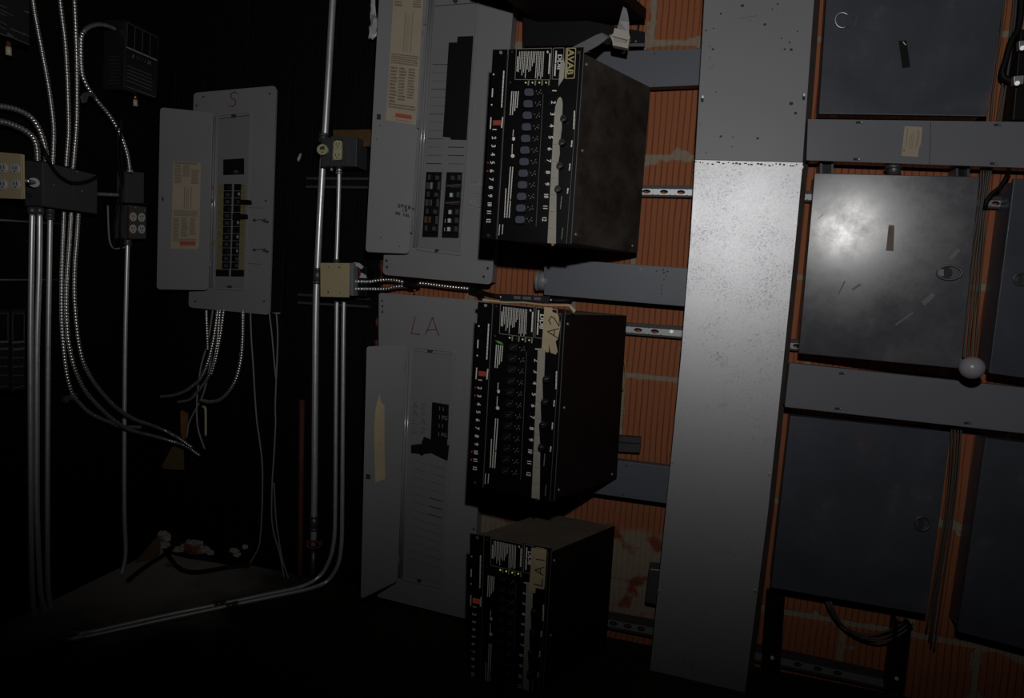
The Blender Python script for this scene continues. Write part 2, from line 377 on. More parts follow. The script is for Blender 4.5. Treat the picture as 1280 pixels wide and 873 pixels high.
    def ball(s, c, r, k, nu=20, nv=12, sc=(1, 1, 1), jit=0, seed=0):
        rd = random.Random(seed); vs = []; fs = []
        for i in range(nv + 1):
            for j in range(nu):
                th = math.pi * i / nv; ph = 6.2832 * j / nu
                q = r * (1 + rd.uniform(-jit, jit) * (0 < i < nv))
                vs.append(c + Vector((q * sc[0] * math.sin(th) * math.cos(ph), q * sc[1] * math.sin(th) * math.sin(ph), q * sc[2] * math.cos(th))))
        for i in range(nv):
            for j in range(nu): fs.append([i * nu + j, (i + 1) * nu + j, (i + 1) * nu + (j + 1) % nu, i * nu + (j + 1) % nu])
        return s.add(vs, fs, k, jit == 0)
    def box(s, lo, hi, k):
        x0, y0, z0 = lo; x1, y1, z1 = hi
        return s.loft([(x0, y0, z0), (x1, y0, z0), (x1, y0, z1), (x0, y0, z1)], [(x0, y1, z0), (x1, y1, z0), (x1, y1, z1), (x0, y1, z1)], k)
    def build(s, name, parent=None, bevel=0.0):
        me = bpy.data.meshes.new(name)
        if parent is None:
            xs = [v.x for v in s.v]; ys = [v.y for v in s.v]; zs = [v.z for v in s.v]
            org = Vector(((min(xs) + max(xs)) / 2, (min(ys) + max(ys)) / 2, min(zs)))
        else: org = ORG[parent.name]
        me.from_pydata([v - org for v in s.v], [], s.f); me.update()
        for k in s.mats: me.materials.append(M[k])
        me.polygons.foreach_set('material_index', s.m); me.polygons.foreach_set('use_smooth', s.sm)
        o = bpy.data.objects.new(name, me); C.objects.link(o)
        if parent is None: o.location = org
        else: o.parent = parent
        ORG[o.name] = org
        if bevel:
            b = o.modifiers.new('soft_edges', 'BEVEL'); b.width = bevel; b.segments = 2; b.limit_method = 'ANGLE'; b.angle_limit = 0.7
        return o
def empty(name, loc):
    o = bpy.data.objects.new(name, None); C.objects.link(o); o.location = loc; o.empty_display_size = 0.05; ORG[o.name] = Vector(loc); return o
def tag(o, label, cat, group=None):
    o['label'] = label; o['category'] = cat
    if group: o['group'] = group
    return o
def structure(o): o['kind'] = 'structure'; return o
def crom(pts, step=0.01):
    """smooth curve through points, resampled"""
    P = [Vector(p) for p in pts]
    if len(P) < 3: dense = [P[0].lerp(P[1], i / 40) for i in range(41)]
    else:
        Q = [P[0] * 2 - P[1]] + P + [P[-1] * 2 - P[-2]]; dense = []
        for i in range(1, len(Q) - 2):
            a, b, c, d = Q[i - 1:i + 3]
            for j in range(16):
                t = j / 16; dense.append(0.5 * ((2 * b) + (c - a) * t + (2 * a - 5 * b + 4 * c - d) * t * t + (3 * b - a - 3 * c + d) * t ** 3))
        dense.append(P[-1])
    out = [dense[0]]; acc = 0
    for a, b in zip(dense, dense[1:]):
        l = (b - a).length
        if l == 0: continue
        x = step - acc
        while x <= l: out.append(a.lerp(b, x / l)); x += step
        acc = (acc + l) % step
    if (out[-1] - dense[-1]).length > step * 0.3: out.append(dense[-1])
    else: out[-1] = dense[-1]
    return out
def flex_tube(mb, pts, r, k='flex', pitch=0.0085):
    c = crom(pts, pitch / 4); prof = (1.0, 0.93, 0.66, 0.93)
    mb.tube(c, r, 8, k, True, [r * prof[i % 4] for i in range(len(c))])
def rrect(tl, tr, br, bl, r=6.0, n=4):
    """rounded quadrilateral in px"""
    P = [Vector(p) for p in (tl, tr, br, bl)]; out = []
    for i in range(4):
        p, a, b = P[i], P[i - 1], P[(i + 1) % 4]
        u = (a - p).normalized() * r; v = (b - p).normalized() * r
        for j in range(n + 1):
            t = j / n; out.append(tuple(p + u * (1 - t) ** 2 + v * t ** 2))
    return out
def quadpts(tl, tr, br, bl): return [tl, tr, br, bl]
def lerp2(a, b, t): return (a[0] + (b[0] - a[0]) * t, a[1] + (b[1] - a[1]) * t)
def inq(q, u, v): return lerp2(lerp2(q[0], q[1], u), lerp2(q[3], q[2], u), v)
def screw(mb, pl, c, r=1.6, d=0.0, k='steel', T=ident):
    mb.disc(pl, c, r, r, d + 0.002, 0.002, k, 10, T); mb.line(pl, [(c[0] - r * .6, c[1] - r * .3), (c[0] + r * .6, c[1] + r * .3)], 0.5, d + 0.0024, 'groove', T, 0.0004)

# ------------------------------------------------------------------ the room
mb = MB(); mb.box((LW - 0.15, 0.0, -0.1), (1.75, 0.15, 2.75), 'brick'); structure(mb.build('wall_back'))
mb = MB(); mb.box((LW - 0.15, -3.6, -0.1), (LW, 0.0, 2.75), 'blackwall'); structure(mb.build('wall_left'))
mb = MB(); mb.box((LW - 0.15, -3.6, -0.1), (1.75, 0.15, 0.0), 'floor'); structure(mb.build('floor'))

WALLY = -0.075          # front of the surface-mounted panel covers
# ------------------------------------------------------------------ small load centre with its door open ("S")
def backbox(mb, pl, q, depth, k, inset=3):
    c = inq(q, .5, .5); pts = [(p[0] + (3 if p[0] < c[0] else -3), p[1] + (3 if p[1] < c[1] else -3)) for p in q]
    mb.slab(pl, pts, -0.002, depth, k)
def panel_root(name, q, y): return empty(name, B(*lerp2(q[3], q[2], .5), y))
def label_print(mb, pl, q, d, seed, red, cols=3):
    r = random.Random(seed)
    def blk(u0, u1, v0, v1, rows, den=0.9, k='paperd'):
        for i in range(rows):
            v = v0 + (v1 - v0) * (i + .5) / rows
            u = u0 + (u1 - u0) * (1 - r.random() * (1 - den))
            h = abs(inq(q, .5, v1)[1] - inq(q, .5, v0)[1]) / rows
            mb.dashes(pl, inq(q, u0, v), inq(q, u, v), h * .6, k, r.random(), d=d, lo=1.5, hi=6, gap=.5)
    for i in range(3):
        a = .06 + .31 * i
        blk(a, a + .25, .03 + .05 * (i == 2), .25 - .08 * (i == 1), 11)
    for i, (a, b) in enumerate(((.42, .46), (.66, .70))): mb.line(pl, [inq(q, (a + b) / 2, .28), inq(q, (a + b) / 2, .54)], .9, d, 'paperd')
    for a in (.50, .54, .58): mb.line(pl, [inq(q, a, .3), inq(q, a, .54)], .4, d, 'paperd')
    blk(.06, .94, .555, .625, 5, .98)
    for i in range(3): blk(.06 + .3 * i, .28 + .3 * i, .64, .88 - .02 * i, 11, .7)
    blk(.06, .94, .88, .915, 2, .95)
    mb.line(pl, [inq(q, red[0], red[2]), inq(q, red[1], red[2])], red[3], d + .0002, 'red')
    mb.dashes(pl, inq(q, red[0], red[2] + .03), inq(q, red[1], red[2] + .03), .8, 'red', seed, d=d)
def hinge_rods(mb, pl, a, b, c, d, r):
    mb.tube([pl.px(*a, .004), pl.px(*b, .004)], r, 10, 'rod'); mb.tube([pl.px(*c, .004), pl.px(*d, .004)], r, 10, 'rod')
def doorplane(tl, tr, br, bl, yl, yr):
    a = B(*tl, yl); b = B(*tr, yr); c = B(*lerp2(bl, br, 0.0), yl); return plane3(a, b, c)

pl = wallp(-.022); q = [(242, 116), (345, 107), (336.5, 394), (235.5, 384.5)]
root = panel_root('load_center', q, 0)
tag(root, 'smaller grey breaker panel on the black wall marked with a red S, door open', 'breaker panel', 'grey breaker panels')
mb = MB(); backbox(mb, pl, q, 0.02, 'panel'); mb.build('back_box', root)
mb = MB(); mb.slab(pl, rrect(*q, 5), 0, 0.003, 'panel')
for c in ((245.5, 132), (337, 117), (332, 251), (330, 377), (244, 377), (254, 121)): mb.disc(pl, c, 1.3, 1.3, .0012, .001, 'groove', 8)
tr = mb.build('trim_cover', root, 0.0015)
mb = MB(); fo = rrect((269, 141.5), (314.5, 136.5), (307, 364), (264.5, 361.5), 4); fi = rrect((272.5, 145), (311.5, 140.5), (304.5, 361), (268, 358.5), 3)
mb.frame(pl, fo, fi, 0.004, 0.004, 'panel'); mb.build('door_frame', tr, 0.001)
mb = MB(); mb.slab(pl, [(274, 148), (311.5, 143.5), (305, 360), (268.5, 358)], .002, .002, 'dead'); mb.line(pl, [(274, 148.5), (311.5, 144)], .8, .0025); mb.slab(pl, [(289, 143.5), (294, 143), (294, 146.5), (289, 147)], .006, .004, 'groove')
mb.slab(pl, [(284, 357), (289, 357.3), (289, 360), (284, 360)], .005, .003, 'groove')
df = mb.build('deadfront', root)
mb = MB(); mb.slab(pl, [(279, 199.5), (305, 198), (305, 218), (279, 219)], .003, .002, 'brk'); mb.slab(pl, [(292, 213), (297, 213), (297, 216.5), (292, 216.5)], .006, .003, 'brown'); mb.build('main_breaker', df)
NS = 12
for side in (0, 1):
    for i in range(NS):
        t0, t1 = i / NS, (i + .9) / NS
        a, b = ((280, 230), (277.4, 337)) if side == 0 else ((292.7, 230), (289, 337)); w = 9 if side == 0 else 8.2
        p0, p1 = lerp2(a, b, t0), lerp2(a, b, t1)
        mb = MB(); mb.slab(pl, [p0, (p0[0] + w, p0[1]), (p1[0] + w, p1[1]), p1], .007, .006, 'brk')
        x = p0[0] + (w - 5 if side == 0 else 2.2) - (1.5 if side == 0 else -2.2)
        mb.slab(pl, [(x, p0[1] + 2.4), (x + 2.6, p0[1] + 2.4), (x + 2.6, p0[1] + 6.2), (x, p0[1] + 6.2)], .013, .007, 'brkg' if i % 3 else 'brk')
        if side and i in (1, 5, 7, 9): mb.slab(pl, [(x + 1.2, p0[1] + 2), (x + 2.4, p0[1] + 2), (x + 2.4, p0[1] + 5), (x + 1.2, p0[1] + 5)], .0135, .001, 'wht')
        mb.build('circuit_breaker', df)
for a, b, w in (((273.5, 231), (270.5, 336), 6.2), ((300.8, 231), (297.6, 336), 6.4)):
    mb = MB(); mb.slab(pl, [a, (a[0] + w, a[1]), (b[0] + w, b[1]), b], .0035, .001, 'yel')
    for i in range(NS):
        p = lerp2(a, b, (i + .5) / NS); mb.dashes(pl, (p[0] + 1, p[1]), (p[0] + w - 1, p[1]), 1.6, 'paperd', i, d=.004)
    mb.build('number_strip', df)
mb = MB(); mb.slab(pl, [(269.8, 337), (305, 337.5), (304.7, 346), (269.5, 345.5)], .003, .0015, 'brk'); mb.slab(pl, [(286.5, 337), (288.6, 337), (288.2, 346), (286.2, 346)], .004, .002, 'dead'); mb.build('filler_slot', df)
mb = MB(); mb.slab(pl, rrect((299, 249.5), (312, 250), (312.5, 255.5), (299, 255), 2), .016, .01, 'tapeb'); mb.slab(pl, [(290.5, 267), (307.5, 268), (307.5, 273.5), (290.5, 274)], .016, .01, 'tapeb'); mb.build('breaker_lock', df)
mb = MB(); mb.hand(pl, 'S', (285.5, 133.5), (11, -.5), (.8, -18.5), 1.1, 'inkr', .0016); mb.build('red_lettering', tr)['label'] = 'red hand-drawn letter S'
mb = MB()
for y in (275.2, 312.3):
    mb.line(pl, [(316.4, y + .5), (328, y - .9)], .8, .0016, 'inkb'); mb.line(pl, [(319, y - 1.5), (316, y + .5), (319.2, y + 1.6)], .9, .0016, 'inkb')
    mb.hand(pl, 'elev', (328, y + 2), (1.7, .5), (.4, -4.4), .75, 'inkb', .0016, .15)
mb.dashes(pl, (310, 329), (327, 331), .8, 'pencil', 3, d=.0016); mb.line(pl, [(305, 259.3), (330, 260.2)], .5, .0016, 'pencil')
mb.build('marker_note', tr)
dq = [(200, 134), (266, 140.7), (260, 363), (195.6, 362)]; dp = doorplane(*dq, -0.075, -0.036)
mb = MB(); mb.slab(dp, rrect(*dq, 5), 0, .003, 'panel'); mb.disc(dp, (203.3, 249), 1.2, 3, .001, .002, 'groove', 10)
for c in ((263.5, 165), (261.5, 330)): mb.slab(dp, [(c[0] - 1.5, c[1] - 4), (c[0] + 1, c[1] - 4), (c[0] + 1, c[1] + 4), (c[0] - 1.5, c[1] + 4)], .003, .003, 'panel')
dr = mb.build('door', root, .0015)
mb = MB(); hinge_rods(mb, pl, (268, 146), (262.5, 359), (270.7, 146), (266, 359), .0035)
for y in (235, 252, 304): mb.slab(pl, [(264, y - 3), (267.5, y - 3), (267.5, y + 2), (264, y + 2)], .0085, .003, 'yel')
mb.build('hinge', root)
lq = [(216.6, 201.7), (250.3, 203.6), (248.6, 311.5), (213.6, 311)]
mb = MB(); mb.slab(dp, lq[:2] + [(251, 210)] + [(248.8, 308), (246, 311.6)] + lq[3:], .0006, .0006, 'paper'); mb.line(dp, [(218, 203.6), (246, 205)], 2, .001, 'paperd')
label_print(mb, dp, lq, .001, 5, (.34, .84, .935, 4)); mb.build('paper_label', dr)

# ------------------------------------------------------------------ tall open panel, upper
pl = wallp(WALLY)
q = [(505, -40), (646, -46), (614.5, 356), (478, 343.5)]
root = panel_root('load_center', q, 0)
tag(root, 'tall grey breaker panel above the LA panel, open, with bare breaker slots and black tape', 'breaker panel', 'grey breaker panels')
mb = MB(); backbox(mb, pl, q, 0.073, 'panel'); mb.build('back_box', root)
mb = MB(); mb.slab(pl, rrect(*q, 6), 0, .003, 'panel')
for c in ((483, 326), (483.5, 334), (609.5, 335.5), (604.5, 346)): mb.disc(pl, c, 1.5, 2, .0012, .001, 'groove', 8)
tr = mb.build('trim_cover', root, .0015)
O = [(540, -15), (601, -20), (576.8, 320), (519, 312.6)]
mb = MB(); mb.frame(pl, rrect(*O, 5), rrect((543.5, -11), (598, -16), (574.2, 316.5), (522.6, 309.5), 4), .004, .004, 'panel'); mb.build('door_frame', tr, .001)
mb = MB(); mb.slab(pl, [(544, 0), (596.5, -4), (574, 315), (524, 309)], .002, .002, 'dead')
mb.line(pl, [(544, 7.5), (596, 3.5)], .8, .0026)
mb.slab(pl, [(566, -2), (572, -1), (570, 4), (566, 2)], .006, .004, 'rust'); mb.slab(pl, [(544, 311.5), (549, 312.5), (546, 315.5), (543, 315)], .006, .004, 'groove')
for i in range(13):
    y = 80.5 + 10.33 * i; x = 541 - (y - 80) * .065
    mb.line(pl, [(x, y), (x + 18.5, y + .2)], .7 if i < 11 else 1.1, .0026, 'pencil' if i % 3 else 'groove')
for y in (184, 194.3, 204.6): mb.line(pl, [(560.5, y), (580 - (y - 184) * .06, y + .3)], 1.2, .0026, 'rust' if y < 200 else 'pencil')
df = mb.build('deadfront', root)
for side, (wq) in enumerate(([(532.8, 215), (552.5, 215.2), (547.4, 297), (527.6, 296.5)], [(558.2, 215.2), (578, 215.5), (573.2, 298), (552, 297.3)])):
    mb = MB(); mb.slab(pl, wq, .0028, .001, 'brk'); mb.build('breaker_opening', df)
    rows = (0, 2, 4, 6) if side == 0 else (0, 2, 4, 5, 6)
    for i in range(7):
        a = inq(wq, .05, (i * 10.6 + 1.5) / 81.5); b = inq(wq, .95, (i * 10.6 + 1.5) / 81.5); c = inq(wq, .95, (i * 10.6 + 11.4) / 81.5); e = inq(wq, .05, (i * 10.6 + 11.4) / 81.5)
        qq = [a, b, c, e]
        mb = MB()
        if i in rows:
            mb.slab(pl, qq, .010, .008, 'brk')
            tu = .62 if side == 0 else .28
            mb.slab(pl, [inq(qq, tu, .3), inq(qq, tu + .16, .3), inq(qq, tu + .16, .8), inq(qq, tu, .8)], .016, .007, 'brkg' if side == 0 or i in (0,) else 'wht')
            mb.slab(pl, [inq(qq, .1 if side == 0 else .74, .2), inq(qq, .26 if side == 0 else .94, .2), inq(qq, .26 if side == 0 else .94, .8), inq(qq, .1 if side == 0 else .74, .8)], .0108, .001, 'brkg')
            if side and i > 4: mb.text(pl, '1 2', inq(qq, .04, .82), (5, .1), (.1, -6.5), 'ink', .0112)
            mb.build('circuit_breaker', df)
        else:
            mb.slab(pl, [inq(qq, .0, .2), inq(qq, 1, .2), inq(qq, 1, .95), inq(qq, 0, .95)], .0035, .0005, 'brk')
            if side == 0:
                mb.slab(pl, [inq(qq, .28, .1), inq(qq, .42, .1), inq(qq, .42, .9), inq(qq, .28, .9)], .006, .003, 'copper' if i > 1 else 'steel'); mb.slab(pl, [inq(qq, .8, 0), inq(qq, .95, 0), inq(qq, .95, 1), inq(qq, .8, 1)], .006, .003, 'fit')
                mb.slab(pl, [inq(qq, .02, .1), inq(qq, .2, .1), inq(qq, .2, .9), inq(qq, .02, .9)], .006, .003, 'fit')
            else:
                mb.line(pl, [inq(qq, .05, .5), inq(qq, .95, .35)], 2, .006, 'fit'); mb.dashes(pl, inq(qq, .3, .65), inq(qq, .95, .6), 1.2, 'rust', i, d=.007)
            mb.build('bus_bar', df)
mb = MB(); tp = [(561, 53.3), (571.4, 53), (572, 45.6), (591.5, 45), (583, 175), (563.4, 174.5), (563.2, 172), (553.4, 171)]
mb.slab(pl, tp, .0045, .002, 'tapeb'); mb.build('black_tape', df)
mb = MB(); mb.hand(pl, 'MAU', (588, 234), (3.9, .2), (.3, -6), .9, 'inkw', .0016); mb.hand(pl, 'BB', (592.5, 245), (3.5, .2), (.3, -5.5), .8, 'inkw', .0016); mb.hand(pl, 'VIPP', (586.5, 256), (3.4, .2), (.3, -6.2), .9, 'inkw', .0016); mb.hand(pl, 'PPM', (590.5, 263.5), (3, .2), (.3, -5), .8, 'inkw', .0016)
mb.build('chalk_note', tr)
dq = [(476, -45), (537, -42), (511, 317.5), (456.7, 315)]; dp = doorplane(dq[0], dq[1], dq[2], dq[3], -.115, -.09)
mb = MB(); mb.slab(dp, rrect(*dq, 5), 0, .003, 'panel'); mb.slab(dp, [(471, 142.5), (476, 142.8), (475.6, 149.5), (470.7, 149.2)], .002, .002, 'groove')
for c in ((475, 157), (471, 174), (499, 308), (476, 297)): mb.disc(dp, c, .8, .9, .001, .001, 'groove', 6)
dr = mb.build('door', root, .0015)
mb = MB()
for y in (25, 155, 286):
    x = 532.5 - y * .066; mb.slab(pl, [(x - 1.6, y - 5), (x + 1.4, y - 5), (x + 1.2, y + 5), (x - 1.8, y + 5)], .022, .004, 'panel')
hinge_rods(mb, pl, (538.6, -12), (517.6, 309), (542, -12), (521.5, 309), .0035); mb.build('hinge', root)
lq = [(494, -40), (531, -38), (520, 156.5), (482.3, 150.5)]
mb = MB(); mb.slab(dp, lq, .0006, .0006, 'paper'); label_print(mb, dp, lq, .001, 8, (.34, .80, .955, 5)); mb.build('paper_label', dr)
mb = MB(); mb.hand(dp, 'SPKR-', (497, 259), (3.4, .6), (.2, -4), .9, 'inkb', .001, .3); mb.hand(dp, 'IN', (502.5, 264), (2.6, .4), (.2, -3), .8, 'inkb', .001); mb.hand(dp, 'NO CAL', (494.5, 268), (2.5, .5), (.2, -3.4), .8, 'inkb', .001, .25); mb.build('marker_note', dr)

# ------------------------------------------------------------------ tall panel "LA", lower
q = [(473.5, 366), (612, 377), (589, 776), (471, 746.5)]
root = panel_root('load_center', q, 0)
tag(root, 'tall grey breaker panel standing low on the wall, marked LA in red on its cover', 'breaker panel', 'grey breaker panels')
mb = MB(); backbox(mb, pl, q, 0.073, 'panel'); mb.build('back_box', root)
mb = MB(); mb.slab(pl, rrect(*q, 4), 0, .003, 'panel')
for c in ((478, 383), (478, 390), (477.5, 376), (592, 662)): mb.disc(pl, c, 1.2, 1.6, .0012, .001, 'groove', 8)
tr = mb.build('trim_cover', root, .0015)
O = [(513.5, 432), (569.5, 437.5), (553.5, 737), (500.5, 725.5)]
mb = MB(); mb.frame(pl, rrect(*O, 6), rrect((516.5, 435.5), (566.5, 441), (551.2, 733), (503.6, 722), 5), .004, .004, 'panel'); mb.build('door_frame', tr, .001)
mb = MB(); D = [(518, 439), (564.5, 444), (550.5, 731), (505, 721)]; mb.slab(pl, D, .002, .002, 'dead'); mb.line(pl, [D[0], D[1]], .7, .0026, 'pencil'); mb.slab(pl, [(534, 437), (541, 438.5), (539, 441), (535, 440.5)], .006, .004, 'groove'); mb.slab(pl, [(522, 724.5), (527, 726), (525, 729), (521, 728)], .006, .004, 'groove')
for i in range(13):
    v = .49 + .036 * i
    mb.line(pl, [inq(D, .10, v - .008), inq(D, .47, v)], .6, .0026, 'pencil'); mb.line(pl, [inq(D, .56, v), inq(D, .95, v + .008)], .7, .0026, 'pencil')
    if i in (4, 5, 6): mb.line(pl, [inq(D, .6, v), inq(D, .92, v + .006)], 1, .0027, 'groove')
df = mb.build('deadfront', root)
BQ = [(540.2, 503.4), (560, 506.5), (558.6, 550), (538.6, 546)]
for i in range(4):
    a, b, c, e = inq(BQ, 0, i / 4), inq(BQ, 1, i / 4), inq(BQ, 1, (i + .97) / 4), inq(BQ, 0, (i + .97) / 4); qq = [a, b, c, e]
    mb = MB(); mb.slab(pl, qq, .010, .008, 'brk'); mb.slab(pl, [inq(qq, .25, .25), inq(qq, .38, .25), inq(qq, .38, .8), inq(qq, .25, .8)], .016, .007, 'brk')
    mb.text(pl, '1 1' if i % 2 == 0 else '1 PG', inq(qq, .42, .8), (5.6, .8), (.1, -7), 'inkdim', .0105); mb.build('circuit_breaker', df)
mb = MB(); mb.slab(pl, [(513.8, 557), (529, 555), (527, 553), (529.7, 546.7), (543, 552), (561, 557.5), (559, 575.6), (539, 566), (530.8, 567), (527, 569.4), (524, 567), (514, 566)], .012, .004, 'tapeb'); mb.slab(pl, [(538.4, 546), (558.6, 550), (558.2, 557), (538, 552)], .010, .004, 'tapeb'); mb.build('black_tape', df)
mb = MB()
for (t, y) in (('A2', 511), ('A=', 520), ('LA', 530), ('L2', 541)): mb.hand(pl, t, (516, y), (5.6, .3), (.3, -7), .7, 'pencil', .0028, .75)
mb.build('marker_note', df)
mb = MB(); mb.line(pl, [(519, 396), (514.2, 417), (525, 418.5)], 1.1, .0014, 'inkr'); mb.line(pl, [(532, 418.5), (540.5, 397), (548.6, 420)], 1.1, .0014, 'inkr'); mb.line(pl, [(534, 413), (545.7, 412)], 1.1, .0014, 'inkr'); mb.build('red_lettering', tr)['label'] = 'red hand-drawn letters LA'
dq = [(458.5, 433.4), (509, 431), (497, 727), (451, 749.5)]; dp = plane3(B(*dq[0], -.175), B(*dq[1], -.09), B(*dq[3], -.172))
mb = MB(); mb.slab(dp, rrect(*dq, 4), 0, .003, 'panel'); mb.slab(dp, [(457.5, 593), (463, 593.5), (463, 599.5), (457.5, 599)], .002, .002, 'groove')
dr = mb.build('door', root, .0015)
mb = MB(); hinge_rods(mb, pl, (510, 436), (498.6, 722), (513.2, 436.5), (502, 722.5), .0035)
for c in ((505.5, 458), (500.5, 583), (497.5, 700)): mb.slab(pl, [(c[0] - 1.5, c[1] - 5), (c[0] + 1.2, c[1] - 5), (c[0] + 1, c[1] + 5), (c[0] - 1.7, c[1] + 5)], .022, .004, 'panel')
mb.build('hinge', root)
mb = MB(); mb.slab(dp, [(469.5, 512), (472, 500), (475, 493), (476.3, 503), (480.6, 507), (480.6, 560), (481.7, 599), (469, 604), (468, 560), (467.6, 530)], .0012, .001, 'mask')
mb.line(dp, [(479.5, 511), (472, 540)], .5, .0014, 'strip'); mb.build('masking_tape', dr)
# ------------------------------------------------------------------ dimmer packs
FACE1 = [(615.5, 61.5), (730, 59), (713.5, 305.5), (601.5, 298)]
FY = -0.32
def inv_bil(q, x, y):
    u = v = .5
    for _ in range(12):
        p = inq(q, u, v); e = 1e-4; pu = inq(q, u + e, v); pv = inq(q, u, v + e)
        a, b, c, d = (pu[0] - p[0]) / e, (pv[0] - p[0]) / e, (pu[1] - p[1]) / e, (pv[1] - p[1]) / e
        D = a * d - b * c; ex, ey = x - p[0], y - p[1]; u += (d * ex - b * ey) / D; v += (a * ey - c * ex) / D
    return u, v
def pack(quad, backR, label, num, rock, lit):
    T = ident if num == 1 else (lambda x, y: inq(quad, *inv_bil(FACE1, x, y)))
    pl = wallp(FY)
    f = [pl.px(*p) for p in quad]                                     # tl tr br bl
    bt, bb = B(*backR[0], -.064), B(*backR[1], -.064)                 # the far right edge of the case, by the wall
    sh_t, sh_b = bt - f[1], bb - f[2]
    sh_t.z = sh_b.z = 0
    root = empty('dimmer_pack', Vector(((f[3].x + f[2].x) / 2 + sh_b.x / 2, -.16, f[2].z)))
    tag(root, label, 'dimmer pack', 'black dimmer packs')
    ins = Vector((0, .006, 0)); dz = Vector((0, 0, .011))
    fr = [f[0] + ins - dz + Vector((.004, 0, 0)), f[1] + ins - dz, f[2] + ins + dz * .3, f[3] + ins + dz * .3 + Vector((.004, 0, 0))]
    bk = [fr[0] + sh_t, Vector((bt.x, bt.y, fr[1].z)), Vector((bb.x, bb.y, fr[2].z)), fr[3] + sh_b]
    for p in bk: p.y = -.064
    mb = MB(); mb.loft(fr, bk, 'case1' if num == 1 else 'case'); case = mb.build('case', root, .002)
    mb = MB(); o = Vector((0, 0, .0008)); e = .004
    tq = [fr[0] + o + Vector((e, e, 0)), fr[1] + o + Vector((-e, e, 0)), bk[1] + o + Vector((-e, -e, 0)), bk[0] + o + Vector((e, -e, 0))]
    mb.loft(tq, [p - Vector((0, 0, .0006)) for p in tq], 'casetop'); mb.build('top_dust', case)
    mb = MB(); n = (bk[1] - fr[1]).cross(Vector((0, 0, 1))).normalized()
    for (u, v) in ((.04, .05), (.06, .5), (.05, .95), (.9, .96)):
        c = fr[1].lerp(bk[1], u).lerp(fr[2].lerp(bk[2], u), v); mb.cyl(c - n * .001, c + n * .002, .0035, 10, 'steel')
    mb.build('case_screw', case)
    S = lambda pts: [T(*p) for p in pts]
    # narrow output strip on the left, wide control panel
    mb = MB(); mb.slab(pl, S([(616, 62), (634, 61.7), (619.6, 299.3), (602, 298)]), -.004, .004, 'face')
    for c, r, k in (((625.8, 65.5), 2, 'steel'), ((610.5, 294.5), 2, 'rust')): screw(mb, pl, c, r, -.004, k, T)
    st = mb.build('output_strip', root, .001)
    mb = MB(); mb.slab(pl, S([(635, 61.7), (730, 59), (713.5, 305.5), (620.5, 299.4)]), 0, .006, 'face')
    mb.line(pl, [(635.6, 62), (621, 299)], .8, .0006, 'edge', T); mb.line(pl, [(725.5, 64), (708, 304.5)], .6, .0006, 'edge', T); mb.line(pl, [(730, 60), (713.6, 305)], .7, .0006, 'edge', T)
    for c in ((640, 65), (638, 103), (637.5, 250)): mb.disc(pl, c, 1.3, 1.3, .001, .001, 'rust', 8, T)
    screw(mb, pl, (723.5, 65.5), 2.2, 0, 'rust', T); screw(mb, pl, (691, 305.5), 2, 0, 'copper', T)
    fp = mb.build('control_panel', root, .001)
    ink = 'ink'
    mb = MB()
    for p in ((617, 93), (614.6, 131)): mb.disc(pl, p, 1.1, 1.1, -.003, .0006, ink, 8, T)
    mb.dashes(pl, (629.8, 89), (627, 134), 1.5, ink, 11, T, -.003, 2, 7, .5)
    mb.dashes(pl, (615.8, 111), (615.2, 121), 1.4, ink, 12, T, -.003); mb.dashes(pl, (613.8, 147), (612.8, 161), 1.3, ink, 13, T, -.003)
    mb.dashes(pl, (628.3, 147), (627, 159.5), 1.5, ink, 14, T, -.003)
    def digits(mb, x0, y0, x1, y1, d, h):
        for i in range(12):
            t = i / 11; x = x0 + (x1 - x0) * t; y = y0 + (y1 - y0) * t; n = str(i + 1)
            st = (-.05, h * (1.0 if i < 9 else .74)); y -= st[1] * (.30 if i < 9 else .58)
            for e in (0, .55): mb.text(pl, n, (x - h * .36 + e * .5, y + e), st, (h, .1), ink, d + e * .0003, T)
    digits(mb, 618.3, 162, 610.7, 276, -.003, 7.4)
    mb.build('number_lettering', st)
    mb = MB()
    mb.slab(pl, S([(616.3, 150.4), (626.2, 150.4), (625.9, 156.6), (616, 156.6)]), -.002, .002, 'glow_rd')
    mb.text(pl, '88', (625.4, 151.2), (-7.2, 0), (0, 6.4), 'red', -.0017, T)
    mb.build('digit_display', st)
    for i in lit:
        mb = MB(); t = i / 11; mb.disc(pl, (612.3 - 7.4 * t + .2, 162 + 114 * t), .8, .8, -.002, .002, 'glow_r', 8, T); mb.build('red_led', st)
    # control panel printing
    mb = MB()
    def outline(a, b, c, d): mb.line(pl, [a, b, c, d, a], .55, .0008, 'inkdim', T)
    outline((645.5, 61.2), (689.7, 60.2), (687.8, 99.8), (643.7, 99.4)); outline((692, 60.2), (705, 59.8), (703.2, 99), (690.2, 99))
    r = random.Random(num)
    for i in range(15):
        x = 648.5 + i * 2.15; L = (26, 22, 30, 26, 33, 22, 25, 24, 18, 14, 33, 34, 31, 34, 32)[i]
        mb.dashes(pl, (x + 1.1, 64.5), (x - L * .02, 64.5 + L), .78, 'ink', i + num * 31, T, .0008, 1.0, 3.6, .75)
    mb.dashes(pl, (647.3, 71), (646.2, 89), 1.1, 'ink', 3, T); mb.disc(pl, (684.6, 65), 1.2, 1.6, .0008, .0004, 'ink', 8, T)
    mb.dashes(pl, (687.5, 67), (686, 92), 1.5, 'ink', 5, T, .0008, 6, 10, .7)
    mb.line(pl, [(695.3, 64), (694.5, 78)], 1.6, .0008, 'ink', T); mb.line(pl, [(694.3, 80), (693.4, 94.5)], 1.6, .0008, 'ink', T)
    for i, L in enumerate((29, 29, 24, 20)): mb.dashes(pl, (639.8 + i * 2.7, 114.5), (638.6 + i * 2.7 - L * .03, 114.5 + L), 1.1, 'ink', 40 + i, T)
